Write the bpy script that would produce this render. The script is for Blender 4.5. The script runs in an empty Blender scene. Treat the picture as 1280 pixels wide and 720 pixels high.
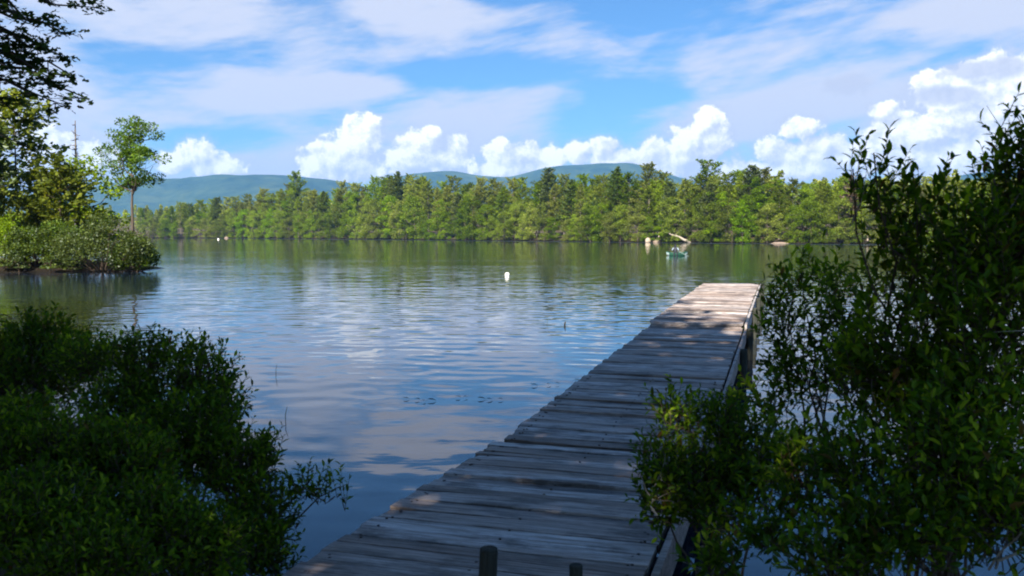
import bpy, bmesh, math, random
import numpy as np
from mathutils import Vector, Matrix, noise as mnoise

S = bpy.context.scene
COL = S.collection
R = math.radians
rng = np.random.default_rng(7)
random.seed(7)

# ------------------------------------------------------------------ camera
F = 1100.0                    # focal length in photo pixels (1280 wide)
HZ = 292.0                    # horizon row in the photo
CAMZ = 2.05
PITCH = math.atan((360 - HZ) / F)
cam_d = bpy.data.cameras.new("camera")
cam = bpy.data.objects.new("camera", cam_d)
COL.objects.link(cam)
cam.location = (0, 0, CAMZ)
cam.rotation_euler = (math.pi / 2 - PITCH, 0, 0)
cam_d.sensor_width = 36
cam_d.lens = 36 * F / 1280
cam_d.clip_start = 0.05
cam_d.clip_end = 40000
cam_d.dof.use_dof = True
cam_d.dof.focus_distance = 40
cam_d.dof.aperture_fstop = 7
S.camera = cam
S.render.resolution_x, S.render.resolution_y = 1024, 576
S.view_settings.view_transform = 'Standard'
S.view_settings.look = 'None'
S.view_settings.exposure = 1.65
S.view_settings.gamma = 1
S.view_settings.use_curve_mapping = False
S.cycles.use_denoising = True
S.cycles.max_bounces = 8
S.cycles.transparent_max_bounces = 8
S.cycles.volume_bounces = 1
S.cycles.sample_clamp_indirect = 6
S.cycles.filter_width = 2.0


def ray(px, py):
    a = (px - 640) / F
    b = (360 - py) / F
    c, s = math.cos(PITCH), math.sin(PITCH)
    return Vector((a, c + b * s, b * c - s))


def P(px, py, D):
    """point seen at photo pixel (px, py) at forward distance D"""
    d = ray(px, py)
    d = d * (D / d.y)
    return Vector((d.x, d.y, d.z + CAMZ))


# ------------------------------------------------------------------ sun + sky
SUN_EL, SUN_AZ = R(37), R(180 + 20)          # azimuth clockwise from +Y (the view direction)
sd = Vector((math.sin(SUN_AZ) * math.cos(SUN_EL), math.cos(SUN_AZ) * math.cos(SUN_EL), math.sin(SUN_EL)))
sun_d = bpy.data.lights.new("sun", 'SUN')
sun_d.energy = 5.0
sun_d.angle = R(0.5)
sun_d.color = (1.0, 0.95, 0.85)
sun = bpy.data.objects.new("sun", sun_d)
COL.objects.link(sun)
sun.rotation_euler = sd.to_track_quat('Z', 'Y').to_euler()


class NT:
    """tiny node-tree writer"""
    def __init__(self, tree):
        self.t = tree
        self.n = tree.nodes
        self.l = tree.links

    def new(self, kind, **kw):
        n = self.n.new(kind)
        for k, v in kw.items():
            setattr(n, k, v)
        return n

    def put(self, sock, v):
        if isinstance(v, bpy.types.NodeSocket):
            self.l.new(v, sock)
        elif v is not None:
            sock.default_value = v

    def math(self, op, a, b=None, c=None, clamp=False):
        n = self.new('ShaderNodeMath', operation=op, use_clamp=clamp)
        for i, v in enumerate((a, b, c)):
            if v is not None:
                self.put(n.inputs[i], v)
        return n.outputs[0]

    def vmath(self, op, a, b=None, c=None):
        n = self.new('ShaderNodeVectorMath', operation=op)
        for i, v in enumerate((a, b, c)):
            if v is not None:
                self.put(n.inputs[i], v)
        return n.outputs['Value'] if op in ('LENGTH', 'DOT_PRODUCT', 'DISTANCE') else n.outputs[0]

    def noise(self, vec, scale, detail=4, rough=0.55, dim='3D', dist=0.0, lac=2.0):
        n = self.new('ShaderNodeTexNoise', noise_dimensions=dim)
        if vec is not None:
            self.l.new(vec, n.inputs['Vector'])
        n.inputs['Scale'].default_value = scale
        n.inputs['Detail'].default_value = detail
        n.inputs['Roughness'].default_value = rough
        n.inputs['Lacunarity'].default_value = lac
        n.inputs['Distortion'].default_value = dist
        return n.outputs[0]

    def map(self, v, a, b, c=0.0, d=1.0, smooth=False):
        n = self.new('ShaderNodeMapRange')
        n.interpolation_type = 'SMOOTHSTEP' if smooth else 'LINEAR'
        self.put(n.inputs[0], v)
        for i, x in enumerate((a, b, c, d)):
            self.put(n.inputs[i + 1], x)
        return n.outputs[0]

    def mix(self, f, a, b, mode='MIX'):
        n = self.new('ShaderNodeMix', data_type='RGBA', blend_type=mode)
        self.put(n.inputs[0], f)
        self.put(n.inputs[6], a if isinstance(a, bpy.types.NodeSocket) else (*a[:3], 1))
        self.put(n.inputs[7], b if isinstance(b, bpy.types.NodeSocket) else (*b[:3], 1))
        return n.outputs[2]

    def ramp(self, f, stops):
        n = self.new('ShaderNodeValToRGB')
        e = n.color_ramp.elements
        while len(e) < len(stops):
            e.new(0.5)
        for i, (p, c) in enumerate(stops):
            e[i].position = p
            e[i].color = (*c, 1) if len(c) == 3 else c
        self.put(n.inputs[0], f)
        return n.outputs[0]

    def combine(self, x, y, z=0.0):
        n = self.new('ShaderNodeCombineXYZ')
        for i, v in enumerate((x, y, z)):
            self.put(n.inputs[i], v)
        return n.outputs[0]

    def sep(self, v):
        n = self.new('ShaderNodeSeparateXYZ')
        self.l.new(v, n.inputs[0])
        return n.outputs


world = bpy.data.worlds.new("World")
S.world = world
world.use_nodes = True
world.node_tree.nodes.clear()
w = NT(world.node_tree)
sky = w.new('ShaderNodeTexSky', sky_type='NISHITA', sun_disc=False)
sky.sun_elevation = SUN_EL
sky.sun_rotation = SUN_AZ
sky.altitude = 300
sky.air_density = 1.0
sky.dust_density = 0.6
sky.ozone_density = 3.0
tc = w.new('ShaderNodeTexCoord')
dirv = w.vmath('NORMALIZE', tc.outputs['Generated'])
sx = w.sep(dirv)
az = w.math('ARCTAN2', sx[0], sx[1])
el = w.math('ARCSINE', sx[2])
U = w.math('MULTIPLY', az, F)
V = w.math('MULTIPLY', el, F)
# the arrangement of clouds repeats round the horizon, mirrored; the noise does not
PER = 2 * math.pi * F / 10                     # half period 691 px
wr = w.new('ShaderNodeMath', operation='WRAP')
w.put(wr.inputs[0], w.math('ADD', U, PER))
wr.inputs[1].default_value = 2 * PER
wr.inputs[2].default_value = 0.0
Uw = w.math('SUBTRACT', wr.outputs[0], PER)
UV = w.combine(Uw, V, 0.0)
UVn = w.combine(U, V, 0.0)


def ae(px, py):
    d = ray(px, py).normalized()
    return math.atan2(d.x, d.y) * F, math.asin(d.z) * F


def blobs(lst, uv, k=0.25):
    cur = None
    for (x, y, rx, ry) in lst:
        u, v = ae(x, y)
        d = w.vmath('LENGTH', w.vmath('MULTIPLY_ADD', uv, (1 / rx, 1 / ry, 0), (-u / rx, -v / ry, 0)))
        cur = d if cur is None else w.math('SMOOTH_MIN', cur, d, k)
    return cur


# --- high thin cloud
warp = w.noise(UVn, 0.004, 3, 0.5, '2D')
warpv = w.vmath('MULTIPLY_ADD', w.combine(warp, warp, 0), (60, 40, 0), (-30, -20, 0))
uvs = w.vmath('ADD', UVn, warpv)
# streaks run nearly level, rising a little to the right
st = w.new('ShaderNodeMapping')
st.inputs['Rotation'].default_value = (0, 0, R(-7))
w.l.new(uvs, st.inputs['Vector'])
stv = w.vmath('MULTIPLY', st.outputs[0], (1.0, 4.2, 1))
n1 = w.noise(stv, 0.0042, 7, 0.56, '2D')
n1b = w.noise(stv, 0.016, 6, 0.62, '2D')
veil = blobs([(300, 105, 260, 48), (420, 98, 120, 22), (230, 20, 200, 60), (620, 140, 130, 42), (560, 15, 200, 30),
              (1060, 90, 330, 85), (1230, 30, 200, 50), (740, 70, 150, 40), (120, 150, 160, 60), (900, 160, 160, 40),
              (1000, 10, 130, 25), (450, 190, 400, 40), (340, 60, 200, 30), (-60, 60, 160, 90), (150, -120, 300, 60),
              (800, -160, 420, 70), (1300, -220, 300, 60)], uvs, 0.4)
vf = w.map(veil, 1.25, 0.35, 0.0, 1.0)
up = w.math('SUBTRACT', w.map(V, 262, 350, 0.0, 0.95), w.map(V, 560, 950, 0.0, 0.9))
cf = w.math('ADD', w.math('MULTIPLY', vf, 0.50), w.math('MULTIPLY', w.math('SUBTRACT', n1, 0.5), 1.9))
cf = w.math('ADD', cf, w.math('MULTIPLY', w.math('SUBTRACT', n1b, 0.5), 0.42))
clear = blobs([(600, 88, 150, 20), (790, 30, 120, 28), (480, 128, 90, 14), (170, 62, 70, 16), (790, 118, 70, 16), (270, 172, 90, 18), (560, -30, 260, 26), (900, -30, 200, 26)], uvs, 0.3)
cf = w.math('SUBTRACT', cf, w.map(clear, 1.3, 0.5, 0.0, 0.19, True))
cf = w.math('SUBTRACT', cf, up)
low = w.map(V, 30, 190, 0.22, 0.0)
cf = w.math('ADD', cf, low)
cirrus = w.map(cf, 0.0, 0.62, 0.0, 0.95, True)

# --- cumulus near the horizon
CUM = [(410, 198, 30, 24), (445, 176, 28, 28), (461, 155, 17, 15), (430, 210, 55, 20), (392, 208, 18, 18),
       (530, 182, 26, 20), (512, 196, 34, 22), (572, 180, 15, 16), (548, 200, 44, 16), (539, 166, 12, 10),
       (624, 180, 10, 9), (616, 192, 16, 13), (655, 192, 26, 15), (682, 200, 28, 18), (645, 212, 60, 14),
       (722, 192, 20, 15), (752, 184, 24, 12), (770, 202, 40, 16), (825, 190, 22, 18), (862, 176, 26, 22),
       (887, 150, 20, 17), (893, 178, 22, 22), (850, 202, 60, 18), (1001, 160, 24, 13), (985, 194, 36, 18),
       (958, 186, 14, 16), (1030, 184, 28, 18), (1065, 200, 44, 20), (1108, 142, 18, 14), (1150, 170, 48, 26),
       (1200, 150, 36, 22), (1232, 92, 40, 18), (1275, 100, 38, 34), (1180, 98, 34, 12), (1262, 130, 50, 30), (1120, 165, 40, 22), (1215, 118, 60, 24), (1255, 178, 60, 30), (1180, 200, 90, 26),
       (246, 192, 24, 17), (216, 202, 22, 14), (275, 209, 34, 13), (120, 200, 24, 20), (60, 190, 40, 30),
       (-40, 190, 60, 40), (0, 150, 30, 20), (1340, 150, 60, 60), (970, 215, 120, 14)]
CUM = [(x, y, rx * 1.02, ry * 1.02) for x, y, rx, ry in CUM]
cd = blobs(CUM, UV, 0.18)
cds = blobs(CUM, w.vmath('ADD', UV, (-9.0, 11.0, 0)), 0.18)
c1 = w.noise(UVn, 0.045, 8, 0.66, '2D')
off = w.vmath('ADD', UVn, (-6.0, 7.0, 0))
c1o = w.noise(off, 0.045, 8, 0.66, '2D')
c2 = w.noise(UVn, 0.012, 3, 0.5, '2D')
c2o = w.noise(w.vmath('ADD', UVn, (-18, 18, 0)), 0.012, 3, 0.5, '2D')
cfld = w.math('ADD', w.math('SUBTRACT', 1.0, cd), w.math('MULTIPLY', w.math('SUBTRACT', c1, 0.5), 1.7))
cmask = w.map(cfld, -0.08, 0.22, 0.0, 1.0, True)
soft = w.math('MAXIMUM', w.map(cfld, -0.55, 0.35, 0.0, 0.7, True), w.map(V, -5, 95, 0.85, 0.0, True))         # thin mist round the heaps
lit = w.math('MULTIPLY', w.math('SUBTRACT', c1, c1o), 2.2)
lit = w.math('ADD', lit, w.math('MULTIPLY', w.math('SUBTRACT', c2, c2o), 1.6))
lit = w.math('ADD', lit, w.math('MULTIPLY', w.math('SUBTRACT', cds, cd), 0.55))
lit = w.math('SUBTRACT', lit, w.map(V, 25, 85, 0.20, 0.0))      # greyer bases
lit = w.math('ADD', lit, 0.58, clamp=True)
litc = w.ramp(lit, [(0.0, (0.74, 0.79, 0.94)), (0.34, (0.90, 0.94, 1.06)), (0.68, (1.16, 1.17, 1.20)), (1.0, (1.45, 1.43, 1.38))])
# --- grey flat heaps higher up on the right
gd = blobs([(1060, 106, 34, 16), (1185, 120, 44, 13), (1215, 88, 44, 13), (1265, 84, 24, 16)], UV, 0.15)
gf = w.math('ADD', w.math('SUBTRACT', 1.0, gd), w.math('MULTIPLY', w.math('SUBTRACT', c1, 0.5), 1.3))
gmask = w.map(gf, 0.0, 0.5, 0.0, 0.8, True)

SKYG = 1 / (0.06 * 2 ** 1.65)                  # world strength 0.06, exposure +1.65
blue = w.mix(1.0, sky.outputs[0], (0.36, 0.585, 0.77), 'MULTIPLY')


def sc(c):
    return w.vmath('SCALE', c) if False else w.mix(1.0, c, (SKYG, SKYG, SKYG), 'MULTIPLY')


c = w.mix(cirrus, blue, tuple(SKYG * v for v in (0.76, 0.80, 0.95)))
c = w.mix(soft, c, tuple(SKYG * v for v in (0.66, 0.71, 0.88)))
c = w.mix(cmask, c, sc(litc))
c = w.mix(gmask, c, tuple(SKYG * v for v in (0.66, 0.71, 0.88)))
bg = w.new('ShaderNodeBackground')
w.l.new(c, bg.inputs['Color'])
bg.inputs['Strength'].default_value = 0.06
wo = w.new('ShaderNodeOutputWorld')
w.l.new(bg.outputs[0], wo.inputs['Surface'])


# ------------------------------------------------------------------ helpers
class MB:
    """collects vertices and faces for one mesh"""
    def __init__(self):
        self.v, self.f3, self.f4, self.n = [], [], [], 0

    def add(self, v, f):
        v = np.asarray(v, dtype=np.float64).reshape(-1, 3)
        f = np.asarray(f, dtype=np.int64)
        if len(f):
            (self.f3 if f.shape[1] == 3 else self.f4).append(f + self.n)
        self.v.append(v)
        self.n += len(v)

    def tube(self, pts, rad, sides=6, cap=True):
        pts = [Vector(p) for p in pts]
        n = len(pts)
        rings = []
        up = Vector((0.3, 0.2, 1)).normalized()
        for i in range(n):
            t = (pts[min(i + 1, n - 1)] - pts[max(i - 1, 0)]).normalized()
            a = t.cross(up if abs(t.dot(up)) < 0.95 else Vector((1, 0, 0))).normalized()
            b = t.cross(a)
            r = rad[i] if hasattr(rad, '__len__') else rad
            for k in range(sides):
                th = 2 * math.pi * k / sides
                rings.append(pts[i] + a * (math.cos(th) * r) + b * (math.sin(th) * r))
        f = []
        for i in range(n - 1):
            for k in range(sides):
                k2 = (k + 1) % sides
                f.append((i * sides + k, i * sides + k2, (i + 1) * sides + k2, (i + 1) * sides + k))
        self.add(rings, f)
        if cap and sides == 4:
            self.f4.append(np.array([[0, 1, 2, 3]]) + self.n - 4)
        elif cap:
            base = self.n - sides
            self.v.append(np.array([tuple(pts[-1])]))
            self.n += 1
            self.f3.append(np.array([(base + k, base + (k + 1) % sides, self.n - 1) for k in range(sides)]))

    def box(self, c, s, rot=None):
        c, s = Vector(c), Vector(s) * 0.5
        vs = [Vector((x * s.x, y * s.y, z * s.z)) for x in (-1, 1) for y in (-1, 1) for z in (-1, 1)]
        if rot is not None:
            vs = [rot @ p for p in vs]
        self.add([p + c for p in vs], [(0, 1, 3, 2), (4, 6, 7, 5), (0, 4, 5, 1), (2, 3, 7, 6), (0, 2, 6, 4), (1, 5, 7, 3)])

    def mesh(self, name, mat, smooth=False):
        me = bpy.data.meshes.new(name)
        v = np.concatenate(self.v) if self.v else np.zeros((0, 3))
        f3 = np.concatenate(self.f3) if self.f3 else np.zeros((0, 3), int)
        f4 = np.concatenate(self.f4) if self.f4 else np.zeros((0, 4), int)
        me.vertices.add(len(v))
        me.vertices.foreach_set('co', v.astype(np.float32).ravel())
        nl = f3.size + f4.size
        me.loops.add(nl)
        me.loops.foreach_set('vertex_index', np.concatenate([f3.ravel(), f4.ravel()]).astype(np.int32))
        npoly = len(f3) + len(f4)
        me.polygons.add(npoly)
        st_ = np.concatenate([np.arange(len(f3)) * 3, f3.size + np.arange(len(f4)) * 4]).astype(np.int32)
        me.polygons.foreach_set('loop_start', st_)
        me.update(calc_edges=True)
        me.polygons.foreach_set('use_smooth', np.full(npoly, smooth))
        if mat:
            me.materials.append(mat)
        me.validate()
        return me

    def obj(self, name, mat, parent=None, smooth=False, loc=None):
        return link(name, self.mesh(name, mat, smooth), parent, loc)


def link(name, data, parent=None, loc=None):
    o = bpy.data.objects.new(name, data)
    COL.objects.link(o)
    if parent is not None:
        o.parent = parent
    if loc is not None:
        o.location = loc
    return o


def tag(o, label=None, cat=None, group=None, kind=None):
    if label:
        o['label'] = label
    if cat:
        o['category'] = cat
    if group:
        o['group'] = group
    if kind:
        o['kind'] = kind
    return o


def empty(name, loc, label, cat, group=None, rz=0.0):
    o = bpy.data.objects.new(name, None)
    COL.objects.link(o)
    o.location = loc
    o.rotation_euler = (0, 0, rz)
    o.empty_display_size = 0.1
    return tag(o, label, cat, group)


def copy_tree(o, parent=None):
    c_ = o.copy()
    COL.objects.link(c_)
    c_.parent = parent
    for ch in list(o.children):
        copy_tree(ch, c_)
    return c_


def mat_new(name):
    m = bpy.data.materials.new(name)
    m.use_nodes = True
    m.node_tree.nodes.clear()
    t = NT(m.node_tree)
    out = t.new('ShaderNodeOutputMaterial')
    return m, t, out


def island_random(t):
    g = t.new('ShaderNodeNewGeometry')
    oi = t.new('ShaderNodeObjectInfo')
    s = t.math('ADD', g.outputs['Random Per Island'], oi.outputs['Random'])
    return t.math('FRACT', s), oi.outputs['Random'], g


def leaf_mat(name, ramp, transl=0.35, gloss=0.03, objvar=0.0, clump=None, rough=0.45):
    m, t, out = mat_new(name)
    r, orand, g = island_random(t)
    col = t.ramp(r, ramp)
    if clump:                                   # leaves of one bough share a tone (age, kind of shoot)
        n = t.noise(g.outputs['Position'], clump, 2, 0.5)
        col = t.mix(t.map(n, 0.3, 0.7, 0, 1), t.mix(1.0, col, (0.62, 0.70, 0.62), 'MULTIPLY'),
                    t.mix(1.0, col, (1.2, 1.2, 1.05), 'MULTIPLY'))
    if objvar:
        hs = t.new('ShaderNodeHueSaturation')
        t.l.new(col, hs.inputs['Color'])
        wn = t.new('ShaderNodeTexWhiteNoise', noise_dimensions='1D')
        t.l.new(orand, wn.inputs['W'])
        t.put(hs.inputs['Hue'], t.map(wn.outputs[0], 0, 1, 0.5 - 0.038 * objvar, 0.5 + 0.006 * objvar))
        t.put(hs.inputs['Value'], t.map(orand, 0, 1, 1 - 0.38 * objvar, 1 + 0.38 * objvar))
        t.put(hs.inputs['Saturation'], t.map(wn.outputs[0], 0, 1, 0.85, 1.08))
        col = hs.outputs[0]
    d = t.new('ShaderNodeBsdfDiffuse')
    t.l.new(col, d.inputs['Color'])
    tr = t.new('ShaderNodeBsdfTranslucent')
    t.l.new(t.mix(1.0, col, (1.5, 1.4, 0.45), 'MULTIPLY'), tr.inputs['Color'])
    mx = t.new('ShaderNodeMixShader')
    mx.inputs[0].default_value = transl
    t.l.new(d.outputs[0], mx.inputs[1])
    t.l.new(tr.outputs[0], mx.inputs[2])
    gl = t.new('ShaderNodeBsdfGlossy')
    gl.inputs['Roughness'].default_value = rough
    gl.inputs['Color'].default_value = (0.8, 0.85, 0.9, 1)
    mx2 = t.new('ShaderNodeMixShader')
    mx2.inputs[0].default_value = gloss
    t.l.new(mx.outputs[0], mx2.inputs[1])
    t.l.new(gl.outputs[0], mx2.inputs[2])
    t.l.new(mx2.outputs[0], out.inputs['Surface'])
    return m


def principled(t, out, col, rough=0.8, normal=None, spec=0.3):
    b = t.new('ShaderNodeBsdfPrincipled')
    t.put(b.inputs['Base Color'], col if isinstance(col, bpy.types.NodeSocket) else (*col, 1))
    t.put(b.inputs['Roughness'], rough)
    b.inputs['Specular IOR Level'].default_value = spec
    if normal is not None:
        t.l.new(normal, b.inputs['Normal'])
    t.l.new(b.outputs[0], out.inputs['Surface'])
    return b


def bump(t, h, strength=0.5, dist=0.02):
    b = t.new('ShaderNodeBump')
    b.inputs['Strength'].default_value = strength
    b.inputs['Distance'].default_value = dist
    t.l.new(h, b.inputs['Height'])
    return b.outputs[0]


def plain_mat(name, col, rough=0.6, var=0.15, scale=6.0, bmp=0.0, spec=0.3):
    m, t, out = mat_new(name)
    tc_ = t.new('ShaderNodeTexCoord')
    n = t.noise(tc_.outputs['Object'], scale, 5, 0.6)
    c_ = t.mix(t.map(n, 0.3, 0.7), tuple(v * (1 - var) for v in col), tuple(min(v * (1 + var), 1) for v in col))
    principled(t, out, c_, rough, bump(t, n, 0.6, bmp) if bmp else None, spec)
    return m


def bark_mat(name, a, b, scale=8):
    m, t, out = mat_new(name)
    tc_ = t.new('ShaderNodeTexCoord')
    v = t.vmath('MULTIPLY', tc_.outputs['Object'], (scale, scale, scale * 0.2))
    n = t.noise(v, 1.0, 5, 0.65)
    n2 = t.noise(tc_.outputs['Object'], 0.9, 3, 0.5)
    c_ = t.mix(t.map(t.math('ADD', n, t.math('MULTIPLY', n2, 0.4)), 0.45, 0.95), a, b)
    principled(t, out, c_, 0.9, bump(t, n, 0.8, 0.03), 0.15)
    return m


M = {}
M['bark_grey'] = bark_mat('bark_grey', (0.07, 0.055, 0.045), (0.22, 0.19, 0.16))
M['bark_dark'] = bark_mat('bark_dark', (0.035, 0.027, 0.02), (0.11, 0.085, 0.065))
M['bark_pale'] = bark_mat('bark_pale', (0.20, 0.16, 0.12), (0.42, 0.36, 0.29))
M['twig'] = bark_mat('twig', (0.05, 0.035, 0.025), (0.13, 0.09, 0.06), 40)
M['needles'] = leaf_mat('needles', [(0, (0.078, 0.124, 0.008)), (0.5, (0.128, 0.188, 0.010)), (1, (0.195, 0.245, 0.014))], 0.40, 0.006, 1.0, 0.55)
M['needles_dark'] = leaf_mat('needles_dark', [(0, (0.042, 0.074, 0.010)), (0.6, (0.072, 0.115, 0.014)), (1, (0.11, 0.15, 0.018))], 0.3, 0.02, 0.8, 0.55)
M['needles_brown'] = leaf_mat('needles_brown', [(0, (0.07, 0.05, 0.025)), (1, (0.17, 0.10, 0.045))], 0.2, 0.02, 0.3, 0.5)
M['broad'] = leaf_mat('broad', [(0, (0.080, 0.134, 0.006)), (0.5, (0.130, 0.205, 0.008)), (1, (0.19, 0.265, 0.013))], 0.45, 0.008, 1.0, 0.45)
M['broad_light'] = leaf_mat('broad_light', [(0, (0.05, 0.095, 0.010)), (0.5, (0.085, 0.145, 0.014)), (1, (0.13, 0.19, 0.02))], 0.42, 0.025, 0.3, 0.8)
M['olive'] = leaf_mat('olive', [(0, (0.030, 0.055, 0.006)), (0.5, (0.056, 0.092, 0.008)), (1, (0.10, 0.135, 0.012))], 0.33, 0.02, 0.5, 1.0)
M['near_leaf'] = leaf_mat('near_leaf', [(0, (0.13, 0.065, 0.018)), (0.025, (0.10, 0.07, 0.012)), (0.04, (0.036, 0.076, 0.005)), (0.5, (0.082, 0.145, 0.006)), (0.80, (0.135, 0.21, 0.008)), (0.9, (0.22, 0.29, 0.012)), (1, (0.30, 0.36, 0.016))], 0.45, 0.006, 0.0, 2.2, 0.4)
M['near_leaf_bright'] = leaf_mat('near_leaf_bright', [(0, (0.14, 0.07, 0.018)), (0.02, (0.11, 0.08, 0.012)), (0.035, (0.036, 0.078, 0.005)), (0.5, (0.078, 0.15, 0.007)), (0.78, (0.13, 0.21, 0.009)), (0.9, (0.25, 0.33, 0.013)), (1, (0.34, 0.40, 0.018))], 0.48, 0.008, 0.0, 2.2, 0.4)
M['maple'] = leaf_mat('maple', [(0, (0.024, 0.046, 0.007)), (1, (0.065, 0.105, 0.012))], 0.3, 0.03, 0.0, 1.0)
M['shade_leaf'] = leaf_mat('shade_leaf', [(0, (0.03, 0.06, 0.012)), (1, (0.07, 0.12, 0.02))], 0.3, 0.02, 0.2)

# ------------------------------------------------------------------ terrain
FAR = [(-2600, 230), (-700, 400), (-300, 470), (0, 450), (190, 415), (300, 385), (400, 345), (520, 300), (640, 252), (720, 228),
       (800, 207), (880, 192), (960, 184), (1100, 174), (1280, 170), (1700, 150), (2600, 100)]
FAR_AZ = np.array([math.atan((x - 640) / F) for x, _ in FAR])
FAR_R = np.array([d / math.cos(a) for (x, d), a in zip(FAR, FAR_AZ)])
NEAR_X = np.array([-300, -60, -42, -30, -9, -7.2, -6, -3.6, -2.2, -1, 0, 0.9, 1.5, 3, 6, 12, 30, 60, 300], float)
NEAR_Y = np.array([60, 52, 40, 17, 14.6, 13.4, 9.4, 6.9, 5.3, 4.0, 3.5, 3.5, 4.3, 4.8, 4.6, 3.4, 3, 5, 30], float)


def height(x, y):
    x, y = np.asarray(x, float), np.asarray(y, float)
    az_, r = np.arctan2(x, y), np.hypot(x, y)
    wob = 0.18 * np.sin(x * 2.1 + 1) + 0.12 * np.sin(x * 5.3 + y)
    dn = np.interp(x, NEAR_X, NEAR_Y) + wob * np.clip(np.abs(x) / 6, 0.4, 2) - y
    hn = np.where(dn > 0, np.minimum(dn * 0.32, 0.40 + 0.006 * dn), np.maximum(dn * 0.25, -1.4))
    di = 5.2 * (1 - np.sqrt(((x + 33.5) / 13.0) ** 2 + ((y - 51.5) / 6.2) ** 2))
    hi = np.where(di > 0, np.minimum(di * 0.4, 0.35 + 0.05 * di), np.maximum(di * 0.4, -1.4))
    rf = np.interp(az_, FAR_AZ, FAR_R, left=1e9, right=1e9)
    wf = 3.0 * np.sin(az_ * 37) + 2.0 * np.sin(az_ * 91 + 1) + 1.0 * np.sin(az_ * 210)
    df = np.where(y > 0, r - rf - wf, -1e3)
    hf = np.where(df > 0, np.minimum(df * 0.12, 0.9 + 0.028 * np.minimum(df, 900)), np.maximum(df * 0.1, -1.4))
    h = np.maximum(np.maximum(hn, hi), hf)
    return h + 0.03 * np.sin(x * 3.1) * np.sin(y * 2.7)


def build_ground():
    na = 400
    ang = np.concatenate([np.linspace(-math.pi, -0.75, 90, endpoint=False), np.linspace(-0.75, 0.75, na - 180, endpoint=False), np.linspace(0.75, math.pi, 90, endpoint=False)])
    rad = np.concatenate([np.geomspace(0.25, 70, 130), np.geomspace(74, 900, 110), np.geomspace(960, 6000, 24)])
    A, Rr = np.meshgrid(ang, rad)
    x, y = Rr * np.sin(A), Rr * np.cos(A)
    z = height(x, y)
    v = np.stack([x, y, z], -1).reshape(-1, 3)
    i = np.arange(len(rad) - 1)[:, None] * na
    j = np.arange(na)
    j2 = (j + 1) % na
    f = np.stack([i + j, i + j2, i + na + j2, i + na + j], -1).reshape(-1, 4)
    mb = MB()
    mb.add(v, f[:, ::-1])
    mb.add([(0, 0, float(height(0, 0)))], np.zeros((0, 3), int))
    mb.f3.append(np.array([(k, (k + 1) % na, mb.n - 1) for k in range(na)])[:, ::-1])
    m, t, out = mat_new('forest_soil')
    g = t.new('ShaderNodeNewGeometry')
    n = t.noise(g.outputs['Position'], 1.7, 6, 0.65)
    n2 = t.noise(g.outputs['Position'], 14, 4, 0.6)
    c_ = t.ramp(t.math('ADD', t.math('MULTIPLY', n, 0.6), t.math('MULTIPLY', n2, 0.4)),
                [(0.3, (0.03, 0.022, 0.015)), (0.5, (0.085, 0.06, 0.038)), (0.62, (0.06, 0.07, 0.02)), (0.8, (0.13, 0.10, 0.065))])
    shore_tone = t.map(t.sep(g.outputs['Position'])[2], 0.05, 0.75, 0.14, 1.0)      # soil colour gets darker down toward the waterline
    c_ = t.mix(1.0, c_, t.combine(shore_tone, shore_tone, shore_tone), 'MULTIPLY')
    principled(t, out, c_, 0.95, bump(t, n2, 0.7, 0.05), 0.1)
    o = mb.obj('ground', m, smooth=True)
    tag(o, 'brown forest soil of the banks round the lake', None, None, 'structure')


build_ground()


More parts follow.
